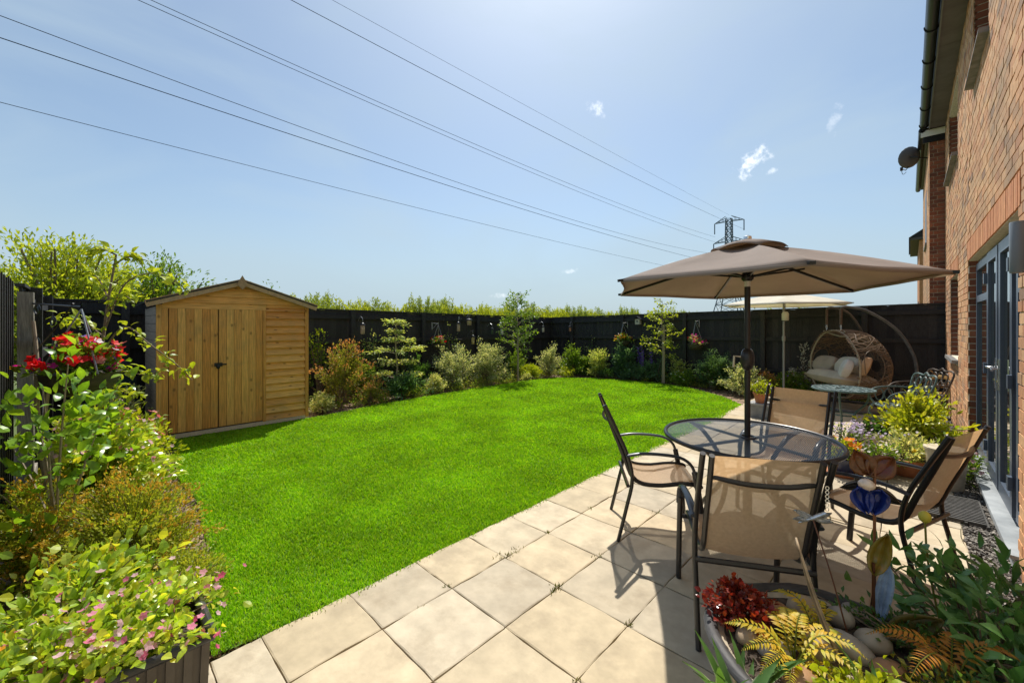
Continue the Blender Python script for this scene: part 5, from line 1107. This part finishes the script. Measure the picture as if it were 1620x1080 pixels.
shrub('glossy_shrub', 'glossy pale leaved shrub in the bottom left corner', 'shrub', (-2.95, -.05, 0), .5, .42, .42, (GLOSS, GLOSSO), 60, 30, .058, .55, .05, tm=tmpl_big(.6, .08, .16), indiv=250, flowers=((PALEP, 16, .035, .4),))
tg = thing('plastic_trough', 'dark brown ribbed plastic trough full of pink flowering plants', 'planter', (-2.26, -.1, 0), None)
TRM = M('trough_plastic', [(.075, .062, .05), (.095, .08, .065)], .45, nscale=6); TRR = M('trough_rim', [(.03, .03, .033), (.04, .04, .045)], .3, nscale=6)
mb = MB(); mb.add([(-2.41, -.62, 0), (-2.12, -.62, 0), (-2.12, .33, 0), (-2.41, .33, 0), (-2.44, -.65, .28), (-2.09, -.65, .28), (-2.09, .36, .28), (-2.44, .36, .28)], [(0, 1, 5, 4), (1, 2, 6, 5), (2, 3, 7, 6), (3, 0, 4, 7), (0, 3, 2, 1)])
mb.build('body', TRM, tg); mb = MB(); y = -.6
while y < .34: mb.bar((-2.113, y, .0), (-2.085, y*1.02, .275), .028, .014); y += .055
mb.build('ribs', TRM, tg)
R_ = [(-2.445, -.66, .285), (-2.085, -.66, .285), (-2.085, .365, .285), (-2.445, .365, .285)]
MB().tube(np.concatenate([np.linspace(R_[i], R_[(i+1) % 4], 12)[:-1] for i in range(4)]), .02, 8, closed=True).build('rim', TRR, tg, True)
MB().bb(-2.42, -2.11, -.63, .34, .2, .255).build('compost', COMPOST, tg)
shrub('busy_lizzie', 'pink flowering bedding plants spilling over the dark plastic trough', 'flowers', (-2.27, -.02, .24), .27, .48, .2, (GLOSS, GLOSSO), 90, 30, .042, .6, .045, tm=tmpl_big(.62, .08, .14), indiv=260, up=.25, tmin=.5, flowers=((PINK, 130, .034, .05), (PALEP, 130, .032, .05), (ORG, 6, .03, .1)))
P = np.stack([RNG.normal(-2.1, .03, 26), RNG.uniform(-.1, .36, 26), np.full(26, .27)], 1)
# ---- hanging baskets
BASKM = M('basket_plastic', [(.05, .045, .035), (.09, .075, .055)], .6, nscale=20); CHAINM = M('hanger_grey', (.30, .31, .33), .35, metal=.4, namt=.05)
def basket(label, c, r, hz, foliage, flowers, end, wallp, leaf=.05):
    c = arr(c); t = thing('hanging_basket', label, 'hanging basket', tuple(c), None, 'hanging baskets along the fences')
    MB().lathe([(r*.35, -r*.75), (r*.75, -r*.6), (r*.98, -r*.2), (r, 0), (r*1.05, .01), (r*.95, .0), (r*.3, -.02)], tuple(c), 18).build('bowl', BASKM, t, True)
    for k in range(3): a = k*2.09+.4; MB().tube([c+arr((r*math.cos(a), r*math.sin(a), 0)), arr(end)], .006 if r < .2 else .007, 5).build('hanger', CHAINM, t)
    shrub('x', '', '', tuple(c), r*1.25, r*1.25, r*1.05, foliage, 24, 26, leaf, .5, .03, parent=t, tmin=.4, z0=0, flowers=flowers)
    br = thing('basket_bracket', 'metal bracket on the fence holding '+label.replace('hanging basket', 'basket'), 'bracket', tuple(wallp), None, 'fence brackets')
    w = arr(wallp); e = arr(end)+arr((0, 0, .02)); d = e-w; d[2] = 0; mb = MB(); mb.tube([w, e, e+arr((0, 0, .03))], .008, 5); n = nrm(d); Ln = np.linalg.norm(d)
    mb.tube([w+arr((0, 0, .02)), w-arr((0, 0, Ln*.65))], .009, 5); mb.tube(curve([w-arr((0, 0, Ln*.6)), w+n*Ln*.4-arr((0, 0, Ln*.35)), w+n*Ln*.85-arr((0, 0, .01))], 12), .007, 5); return br, mb, n, Ln
def finish(b, m=None): b[1].build('arm', m or IRON, b[0], True)
WB = M('bracket_pale', (.42, .42, .42), .4, metal=.3, namt=.1)
big = basket('large hanging basket of red and magenta flowers by left fence', (-4.92, -.03, 1.17), .24, 0, MIDG, ((RED, 150, .08, .35), (COR, 14, .07, .3), (MAG, 26, .07, 0), (WHT, 16, .06, .1), (PUR, 16, .06, 0), (YEL, 7, .06, 0)), (-4.92, -.03, 1.70), (-5.62, -.34, 1.76), .07)
for (cx, cz, s) in ((.09, -.06, .05), (.08, -.36, .06), (.34, -.16, .045)):
    w = arr((-5.62, -.34, 1.76)); q = w+big[2]*cx+arr((0, 0, cz)); big[1].tube([q+(big[2]*math.cos(a)+arr((0, 0, math.sin(a))))*s*(1-.06*a) for a in np.linspace(0, 8.5, 30)], .007, 5)
finish(big, M('bracket_black', (.05, .05, .052), .35, metal=.5, namt=.1))
finish(basket('small hanging basket of red and pink flowers on back fence', (-8.66, 6.25, 1.06), .18, 0, MIDG, ((RED, 80, .05, .2), (PALEP, 22, .045, .1), (ORG, 10, .04, 0)), (-8.66, 6.25, 1.56), (-8.93, 6.25, 1.60)), WB)
finish(basket('hanging basket of orange and yellow flowers on the far fence', (-6.05, 10.97, 1.06), .18, 0, MIDG, ((ORG, 56, .05, .2), (YEL, 40, .05, .1), (RED, 14, .045, .1), (WHT, 16, .04, 0)), (-6.05, 10.97, 1.58), (-6.05, 11.24, 1.62)), WB)
finish(basket('hanging basket with trailing leaves and magenta flowers, rightmost on fence', (-3.98, 10.97, 1.05), .19, 0, CREAMV, ((MAG, 60, .055, .1), (RED, 40, .05, .1), (YEL, 14, .045, .1), (ORG, 10, .05, 0)), (-3.98, 10.97, 1.62), (-3.98, 11.24, 1.66)), WB)
# ---- bird feeders
FT = M('feeder_tan', [(.34, .24, .14), (.42, .31, .2)], .5, nscale=30); FG = M('feeder_green', (.05, .08, .055), .45)
def feeder(label, p, h, r, mat, wall):
    t = thing('bird_feeder', label, 'bird feeder', tuple(p), None, 'bird feeders hanging on the fences'); x, y, z = p
    MB().lathe([(r*.9, 0), (r, .01), (r, h*.8), (r*.9, h*.82)], (x, y, z-h/2), 10).build('tube', mat, t, True); MB().lathe([(r*1.35, 0), (r*1.2, .03), (.01, .06)], (x, y, z-h/2+h*.82), 10).build('lid', BLACKP, t, True)
    MB().lathe([(r*1.3, -.02), (r*1.3, 0)], (x, y, z-h/2), 10).build('tray', BLACKP, t); MB().tube(curve([(x, y, z+h/2), (x, y, z+h/2+.1), (x+(wall[0]-x)*.5, y+(wall[1]-y)*.5, z+h/2+.15), (wall[0], wall[1], z+h/2+.06)], 10), .006, 5).build('hook', CHAINM, t)
feeder('tan seed feeder on a fence bracket right of the shed', (-8.75, 4.27, 1.47), .24, .045, FT, (-8.95, 4.27))
feeder('feeder with pale tube on the fence left of slender tree', (-8.75, 8.62, 1.36), .22, .045, M('feeder_pale', (.6, .57, .5), .4), (-8.95, 8.62))
feeder('small feeder with green tube next to the pale tube feeder', (-8.75, 8.22, 1.36), .16, .04, FG, (-8.95, 8.22))
feeder('slim feeder on the back fence at the corner', (-8.75, 10.55, 1.40), .2, .04, M('feeder_cream', (.5, .46, .38), .5), (-8.95, 10.55))
feeder('copper coloured feeder just right of the fence corner', (-8.05, 11.1, 1.41), .17, .04, M('feeder_copper', (.34, .17, .1), .4), (-8.05, 11.25))
fs = thing('feeder_pole', 'dark pole with curved arms for feeders above variegated shrub', 'feeder pole', (-8.6, 7.15, 0), None)
MB().tube([(-8.6, 7.15, 0), (-8.6, 7.15, 1.3), (-8.6, 7.12, 1.75)], .013, 6).build('pole', IRON, fs, True)
for (z, dy, up) in ((1.0, -.32, .18), (1.2, .24, .2), (1.5, -.25, .22), (1.55, .35, .4)): MB().tube(curve([(-8.6, 7.15, z), (-8.6, 7.15+dy*.4, z+up*.75), (-8.6, 7.15+dy, z+up)], 10), .01, 5).build('arm', IRON, fs, True)
feeder('feeder hanging on the left arm of the dark feeder pole', (-8.6, 6.86, 1.50), .24, .045, FT, (-8.6, 6.9)); feeder('lower feeder hanging on the right arm of feeder pole', (-8.6, 7.36, 1.14), .24, .045, M('feeder_gold', (.4, .3, .1), .4), (-8.6, 7.36)); feeder('squat lantern shaped feeder at the top of the feeder pole', (-8.6, 7.22, 1.62), .16, .07, FT, (-8.6, 7.15))
bh = thing('bird_house', 'small pale nest box on the far fence between baskets', 'bird house', (-5.68, 11.2, 1.66), None)
mb = MB(); mb.bb(-5.75, -5.61, 11.12, 11.24, 1.56, 1.72); mb.build('box', M('nest_pale', (.42, .38, .32), .7), bh); mb = MB(); mb.bar((-5.68, 11.16, 1.79), (-5.57, 11.16, 1.70), .16, .015); mb.bar((-5.68, 11.16, 1.79), (-5.79, 11.16, 1.70), .16, .015); mb.build('roof', IRON, bh)
mb = MB(); mb.tube([(-5.68, 11.125, 1.65), (-5.68, 11.115, 1.65)], .022, 10); mb.build('entrance_hole', BLACKP, bh)
# ---- pots along the house
def pot(name, label, x, y, r, h, mat, z=0, prof=None):
    t = thing(name, label, 'pot', (x, y, z), 0); MB().lathe(prof or [(r*.68, 0), (r*.72, .01), (r*.95, h*.85), (r*1.05, h*.85), (r*1.05, h), (r*.93, h), (r*.9, h*.9)], seg=20, cap=True).build('vessel', mat, t, True); MB().lathe([(r*.9, h*.902), (.001, h*.93)], seg=16, cap=False).build('soil', COMPOST, t); return t
DKPOT = M('dark_pot', (.03, .03, .036), .35, namt=.1); BLUEP = M('blue_glazed_pot', (.02, .028, .075), .2, namt=.1, spec=.6)
pot('plant_pot', 'large dark pot holding the lime green shrub by the wall', .05, 6.75, .24, .32, DKPOT)
shrub('choisya', 'large lime yellow shrub in a dark pot beside the house', 'shrub', (.08, 6.7, .24), .42, .40, .50, (LIME, LIME), 50, 40, .075, .42, .05, tm=tmpl_big(.42, .08, .12), tip=L_('gold_leaf', [(.42, .42, .02), (.36, .40, .03), (.46, .46, .06)], .35, .4), up=.4)
pot('plant_pot', 'beige stone pot with small geranium behind the mesh table', -.34, 6.62, .16, .26, BEIGEP)
shrub('geranium', 'little green geranium with a pink bloom in the beige pot', 'plant', (-.34, 6.62, .24), .13, .13, .16, DKG, 16, 18, .05, .8, .025, flowers=((PALEP, 14, .04, .6),))
pot('plant_pot', 'dark blue glazed pot under the lilac flowers', -.50, 6.0, .17, .2, BLUEP)
shrub('lilac_bedding', 'mound of tiny lilac white flowers next to the dining table', 'flowers', (-.50, 6.0, .17), .26, .24, .27, MIDG, 34, 18, .035, .45, .03, flowers=((LIL, 330, .035, .15),))
pot('plant_pot', 'blue glazed pot holding orange marigolds beside dining table', -.50, 5.52, .14, .18, BLUEP); MB().lathe([(.14, 0), (.17, .03), (.16, .03)], (-.5, 5.52, 0), 18).build('x', TERRA).name = 'pot_saucer'
tag(bpy.data.objects['pot_saucer'], 'terracotta saucer under the marigold pot', 'saucer')
shrub('marigold', 'orange marigolds and yellow foliage in a blue pot', 'flowers', (-.50, 5.52, .16), .2, .18, .2, LIME, 22, 20, .04, .45, .03, flowers=((ORG, 16, .075, .3), (COR, 10, .03, .2)))
pot('plant_pot', 'wide terracotta bowl with pale variegated foliage', -.02, 6.02, .22, .18, TERRA)
shrub('variegated_plant', 'cream and green foliage spilling from the terracotta bowl', 'plant', (-.02, 6.02, .15), .3, .26, .26, CREAMV, 34, 28, .06, .4, .04, flowers=((LIL, 16, .035, .3), (YEL, 8, .04, .2)))
pot('plant_pot', 'small dark pot with white flowers in front of terracotta bowl', -.24, 5.72, .13, .15, DKPOT)
shrub('white_bedding', 'low white flowers with green leaves behind the glass flower', 'flowers', (-.24, 5.72, .13), .22, .2, .18, MIDG, 24, 22, .045, .5, .035, flowers=((WHT, 60, .035, .2),))
pot('plant_pot', 'tall square beige stone planter behind the right dining chair', .26, 5.78, .15, .38, BEIGEP, prof=[(.12, 0), (.15, .36), (.16, .36), (.16, .38), (.12, .38)])
shrub('pink_bedding', 'pink and white flowers growing against the door sill', 'flowers', (.36, 6.1, .0), .14, .3, .38, MIDG, 26, 26, .05, .4, .04, flowers=((PALEP, 40, .04, .3), (WHT, 24, .035, .3)))
sbx = thing('stone_block', 'grey square block under the terracotta pot by the lawn', 'plinth', (-1.80, 7.95, 0), 0); MB().box((0, 0, .11), (.3, .3, .22)).build('block', M('grey_concrete', [(.17, .175, .18), (.22, .22, .225)], .8, nscale=10, bscale=30), sbx); MB().box((0, 0, .23), (.34, .34, .025)).build('cap', M('grey_cap', (.3, .3, .3), .8, nscale=10), sbx)
pot('plant_pot', 'small terracotta pot of lime foliage on the grey block', -1.80, 7.95, .12, .17, TERRA, .243)
shrub('lime_bedding', 'lime leaves with white blooms in small terracotta pot', 'plant', (-1.80, 7.95, .39), .17, .17, .22, LIME, 24, 20, .05, .4, .03, flowers=((WHT, 12, .04, .3), (PUR, 6, .04, .2)))
# ---- stone planter in front, right
pcx, pcy = -.13, 1.86
pl = thing('stone_planter', 'round stone planter with cobbles and ferns in front of dining chair', 'planter', (pcx, pcy, 0), 0)
STONEP = M('planter_stone', [(.34, .29, .22), (.42, .36, .27), (.26, .22, .17)], .85, nscale=6, bscale=18, bstr=.7); RIMB = M('planter_rim', [(.035, .034, .036), (.06, .056, .055)], .6, nscale=10, stretch=(1, 1, 8), bscale=20)
MB().lathe([(.30, 0), (.34, .05), (.42, .33), (.435, .37), (.41, .385), (.38, .37)], seg=36, sx=1.08, sy=.94).build('bowl', STONEP, pl, True)
MB().tube([(.43*1.08*math.cos(a), .43*.94*math.sin(a), .388+.006*math.sin(7*a)) for a in np.linspace(0, 2*PI, 44, endpoint=False)], .026, 8, closed=True, flat=.75).build('rim', RIMB, pl, True)
MB().lathe([(.395, .372), (.001, .382)], seg=28, sx=1.08, sy=.94, cap=False).build('soil', COMPOST, pl)
COB = [M('cobble_%s' % q, c, .55, nscale=5, namt=.2, bscale=12, bstr=.12) for q, c in (('tan', [(.34, .25, .16), (.42, .33, .22)]), ('grey', [(.26, .24, .21), (.33, .30, .27)]), ('rust', [(.30, .16, .08), (.38, .22, .12)]), ('cream', [(.36, .30, .22), (.43, .37, .28)]))]
for i, (x, y, s) in enumerate([(-.19, .21, .065), (-.07, .25, .06), (-.26, .12, .05), (.03, .18, .06), (-.13, .12, .05), (-.02, .08, .065), (.08, .05, .055), (-.1, .0, .06), (.12, -.05, .05), (-.22, -.12, .055), (-.13, -.22, .065), (.0, -.13, .05), (.25, -.02, .06), (.33, -.12, .06), (.22, -.18, .065), (.12, -.25, .06), (-.31, -.1, .05), (-.36, .02, .045), (.2, .2, .05), (.3, .12, .05), (.05, -.3, .055), (-.04, .34, .04)]):
    o = MB().ball((0, 0, 0), (s*RNG.uniform(.9, 1.2), s*RNG.uniform(.7, .95), s*.62), 12, 8, jitter=.07).build('stone', COB[i % 4], pl, True); o.location = (x, y, .375+s*.35); o.rotation_euler = (RNG.normal(0, .25), RNG.normal(0, .25), RNG.uniform(0, 6))
shrub('burgundy_plant', 'burgundy leaved plant spilling over the left planter rim', 'plant', (-.49, 1.86, .38), .15, .15, .15, (REDH, REDH), 44, 34, .026, .75, .016, tm=tmpl_big(.75, .06, .12), up=.25, shell=(.4, 1.0), tip=L_('ember_leaf', [(.34, .075, .02), (.20, .03, .02), (.16, .02, .02)], .3, .35, tcol=(1.6, .8, .4)))
def fern(label, x, y, z, n, L, mat, az0=0, spread=6.28, group=None):
    t = thing('fern', label, 'fern', (x, y, z), None, group); b = arr((x, y, z)); st = MB()
    for k in range(n):
        a = az0+spread*(k+RNG.uniform(-.3, .3))/n; l = L*RNG.uniform(.75, 1.15); e = RNG.uniform(.35, .75); d = arr((math.cos(a), math.sin(a), 0)); c = curve([b, b+d*l*.35+arr((0, 0, l*e)), b+d*l*.8+arr((0, 0, l*e*1.05)), b+d*l*1.1+arr((0, 0, l*e*.75))], 22); st.tube(c, np.linspace(.003, .001, 22), 4)
        P, D, LL = [], [], []; side = nrm(np.cross(d, (0, 0, 1)))
        for i in range(3, 22):
            f = i/21; w = l*.27*math.sin(PI*min(1, f*.85+.12))**.8*(1-f*.55)
            for s in (-1, 1): P.append(c[i]); D.append(side*s+nrm(c[min(i+1, 21)]-c[i-1])*.45+RNG.normal(0, .08, 3)); LL.append(w)
        P = arr(P); scatter('frond', P, arr(D), np.tile(arr((0, 0, 1))-d*.3, (len(P), 1))+RNG.normal(0, .12, P.shape), arr(LL), tmpl_big(.28, .05, .12), mat, t)
    st.build('stem', OLIVE, t); return t
fern('golden fern in front of the cobbles, beside burgundy plant', -.29, 1.72, .37, 13, .19, FERNG); fern('rust tipped fern on the right side of the stone planter', .10, 1.98, .37, 9, .18, FERNO); fern('small gold frond cluster behind burgundy plant on planter rim', -.25, 1.93, .38, 6, .15, FERNG, 1.2, 3.4)
shrub('creeping_jenny', 'bright lime small leaved plant at front of the planter', 'plant', (-.10, 1.66, .37), .16, .14, .13, LIME, 34, 20, .03, .8, .025, tm=tmpl_big(.8, .06, .1), up=.3)
shrub('small_foliage', 'fine dark green foliage along the rear planter rim', 'plant', (.0, 2.13, .37), .3, .1, .1, DKG, 40, 18, .025, .6, .025)
shrub('small_foliage', 'trailing dark foliage in the middle of the planter', 'plant', (.12, 1.86, .37), .2, .16, .1, DKG, 34, 18, .03, .5, .025, tip=OLIVE)
STRAP = M('strap_leaf', [(.07, .16, .04), (.10, .20, .05)], .4, 'obj', namt=.1, trans=.35, spec=.4)
t_ = STRAP.node_tree; pb = [q for q in t_.nodes if q.type == 'BSDF_PRINCIPLED'][0]; src = pb.inputs['Base Color'].links[0].from_socket
uvn = t_.nodes.new('ShaderNodeUVMap'); sp_ = t_.nodes.new('ShaderNodeSeparateXYZ'); t_.links.new(uvn.outputs[0], sp_.inputs[0]); ab = t_.nodes.new('ShaderNodeMath'); ab.operation = 'SUBTRACT'; t_.links.new(sp_.outputs[1], ab.inputs[0]); ab.inputs[1].default_value = .5
a2 = t_.nodes.new('ShaderNodeMath'); a2.operation = 'ABSOLUTE'; t_.links.new(ab.outputs[0], a2.inputs[0]); mr_ = t_.nodes.new('ShaderNodeMapRange'); t_.links.new(a2.outputs[0], mr_.inputs[0]); mr_.inputs[1].default_value = .055; mr_.inputs[2].default_value = .075
mxs = t_.nodes.new('ShaderNodeMix'); mxs.data_type = 'RGBA'; t_.links.new(mr_.outputs[0], mxs.inputs[0]); t_.links.new(src, mxs.inputs[6]); mxs.inputs[7].default_value = (.55, .56, .38, 1); t_.links.new(mxs.outputs[2], pb.inputs['Base Color'])
def straps(label, x, y, z, n, L, w):
    t = thing('strap_plant', label, 'plant', (x, y, z), None); me = tmesh('leaf', tmpl_blade(w, .3, 7), STRAP, uv=True); a = np.arange(n)*2.4+RNG.uniform(0, 1, n); D = np.stack([np.cos(a)*.4, np.sin(a)*.4, np.full(n, 1.0)], 1)+RNG.normal(0, .14, (n, 3)); U = np.stack([-np.cos(a), -np.sin(a), np.full(n, .35)], 1)
    pieces('leaf', np.tile(arr((x, y, z)), (n, 1))+RNG.normal(0, .025, (n, 3))*arr((1, 1, 0)), D, U, L*RNG.uniform(.7, 1.15, n), [me], t)
straps('white edged strap leaved plant at the bottom left of planter', -.41, 1.50, .30, 20, .22, .2); fern('gold fern low on the right inside planter, before the peony', .14, 1.76, .37, 8, .15, FERNG)
straps('white edged strap leaves at the bottom centre of planter', -.04, 1.62, .34, 9, .21, .18); straps('white edged strap leaf clump near the lower right corner', .12, 1.68, .34, 5, .17, .2)
shrub('peony', 'dark green peony bush in the right foreground beside planter', 'shrub', (.24, 2.45, 0), .38, .42, .72, (PEONYI, PEONYO), 34, 26, .085, .36, .05, tm=tmpl_big(.36, .07, .2), indiv=290, up=.12, tmin=.45, z0=.3, shell=(.7, 1.1), flat=.3)
shrub('peony', 'dark green peony clump at the lower right picture edge', 'shrub', (.32, 2.05, 0), .2, .24, .56, (PEONYI, PEONYO), 22, 18, .085, .38, .05, tm=tmpl_big(.38, .07, .2), indiv=150, up=.12, tmin=.45, z0=.3, shell=(.7, 1.1), flat=.3)
pb_ = thing('poppy_bud', 'single yellow flower bud on a thin stem above peony', 'flower', (-.02, 2.5, .4), None); MB().ball((.05, 2.52, .745), (.022, .022, .026), 10, 7).build('bud', M('bud_yellow', (.5, .42, .05), .5), pb_, True); MB().tube(curve([(.1, 2.45, .3), (.06, 2.5, .55), (.05, 2.52, .74)], 8), .004, 5).build('stem', OLIVE, pb_)
# ---- glass ornaments on stakes
def glassm(name, col, tr=.45, rough=.15):
    m = M(name, col, rough, namt=.25, nscale=14, spec=.7, trans=.45, tcol=(1.6, 1.5, 1.4), see=0); return m
COPPER = M('copper_stake', (.16, .07, .04), .35, metal=.7, namt=.15)
def petalpiece(c, ax, up, L, w, mat, name, par, cup=.15, n=9, veins=0):
    ax = nrm(arr(ax)); nn = arr(up); nn = nrm(nn-ax*(ax @ nn)); sd = np.cross(nn, ax); V, F = [], []; m = 7
    for i in range(n+1):
        t = i/n; ww = w*math.sin(PI*t**.8)**.75 if 0 < t < 1 else .004
        for j in range(m): s = 2*j/(m-1)-1; V.append(arr(c)+ax*L*t+sd*ww*s*.5+nn*(cup*w*(s*s)-.25*cup*L*math.sin(PI*t)+.004*math.cos(s*9)))
    F = [(i*m+j, (i+1)*m+j, (i+1)*m+j+1, i*m+j+1) for i in range(n) for j in range(m-1)]
    o = MB().add(V, F).build(name, mat, par, True); q = o.modifiers.new('t', 'SOLIDIFY'); q.thickness = .004; return o
VX = nrm(arr((.95, .3, 0))); VV = nrm(arr((.25, -1, .12)))
gf = thing('glass_flower', 'copper stake with brown petals and a cobalt blue glass heart', 'ornament', (-.10, 2.22, .38), None)
MB().tube([(-.10, 2.22, .38), (-.10, 2.22, 1.0)], .006, 6).build('stake', COPPER, gf, True)
BRG = glassm('amber_brown_glass', [(.10, .035, .018), (.22, .09, .03), (.16, .045, .03)]); BLG = glassm('cobalt_glass', [(.015, .035, .22), (.03, .06, .34)], rough=.06)
c = arr((-.115, 2.22, .965)); petalpiece(c, -VX*.55+arr((0, 0, 1)), VV, .105, .095, BRG, 'brown_petal', gf); petalpiece(c, VX*.75+arr((0, 0, .8)), VV, .11, .10, BRG, 'brown_petal', gf)
DKL = M('dark_metal_leaf', [(.06, .05, .042), (.1, .085, .07)], .3, metal=.4, nscale=20)
petalpiece(c+arr((0, 0, -.04)), -VX+arr((0, 0, -.3)), VV, .10, .04, DKL, 'metal_leaf', gf); petalpiece(c+arr((0, 0, -.05)), VX+arr((0, 0, -.55)), VV, .11, .05, DKL, 'metal_leaf', gf)
for s in (-1, 1): petalpiece(c+arr((0, -.03, -.075))+VX*s*.035+arr((0, 0, .03)), arr((0, 0, -1))-VX*s*.25, VV, .10, .075, BLG, 'blue_petal', gf, .35)
MB().ball(c+arr((-.005, -.045, -.03)), (.027, .022, .024), 12, 8, jitter=.08).build('pearl_centre', M('pearl', [(.55, .42, .34), (.7, .58, .5)], .15, nscale=30, spec=.8), gf, True)
ch = MB(); q = c-VX*.14+arr((0, 0, -.08))
for k in range(6): loopt(ch, q+arr((0, 0, -.018*k)), .006, .008, VX, (0, 0, 1), .0018, 4, 8)
loopt(ch, q+arr((0, 0, -.125)), .011, .014, VX, (0, 0, 1), .003, 5, 12); ch.build('bead_chain', CHROME, gf, True)
gl = thing('glass_leaf', 'amber glass leaf above a long pale blue glass tongue', 'ornament', (-.085, 2.14, .38), None)
MB().tube([(-.10, 2.15, .38), (-.10, 2.15, .64)], .006, 6).build('stake', COPPER, gl, True)
petalpiece((-.10, 2.15, .60), VX*.25+arr((0, 0, 1)), VV, .17, .07, glassm('amber_glass', [(.34, .24, .03), (.26, .22, .05), (.42, .22, .05)], rough=.1), 'amber_leaf', gl, .3)
petalpiece((-.055, 2.17, .64), arr((0, 0, -1))-VX*.12, VV, .25, .055, glassm('pale_blue_glass', [(.30, .42, .62), (.42, .54, .72), (.24, .36, .56)], rough=.1), 'blue_tongue', gl, .2)
petalpiece((-.06, 2.10, .40), VX*1.0+arr((0, 0, .75)), VV, .19, .10, L_('dark_olive_leaf', [(.10, .09, .02), (.16, .12, .03)], .4, .3), 'lower_leaf', gl, .2)
df = thing('dragonfly_ornament', 'silver dragonfly on a thin wire stake by front chair', 'ornament', (-.22, 2.0, .38), None)
MB().tube(curve([(-.16, 2.0, .38), (-.22, 2.05, .58), (-.29, 2.12, .76)], 10), .003, 5).build('stake', COPPER, df)
SILVER = M('silver_wing', [(.55, .56, .58), (.75, .75, .76)], .2, metal=.6, nscale=40); c = arr((-.29, 2.12, .765))
for s, a in ((1, .35), (1, -.1), (-1, .3), (-1, -.15)): petalpiece(c, VX*s*.8-VV*.2*s+arr((0, 0, a)), VV+arr((0, 0, .6)), .075, .026, SILVER, 'wing', df, .1, 7)
MB().tube([c-VX*.05+arr((0, 0, -.03)), c, c+VX*.045+arr((0, 0, .03))], [.003, .008, .007], 7).build('body', SILVER, df, True)
db = thing('dry_leaf', 'long dry brown blade leaning out of the stone planter', 'leaf', (-.17, 1.80, .40), None); petalpiece((-.16, 1.80, .40), arr((-.15, .11, .34)), (0, 1, .3), .40, .022, M('dry_blade', [(.26, .19, .12), (.34, .26, .17)], .7, nscale=20), 'blade', db, .3)
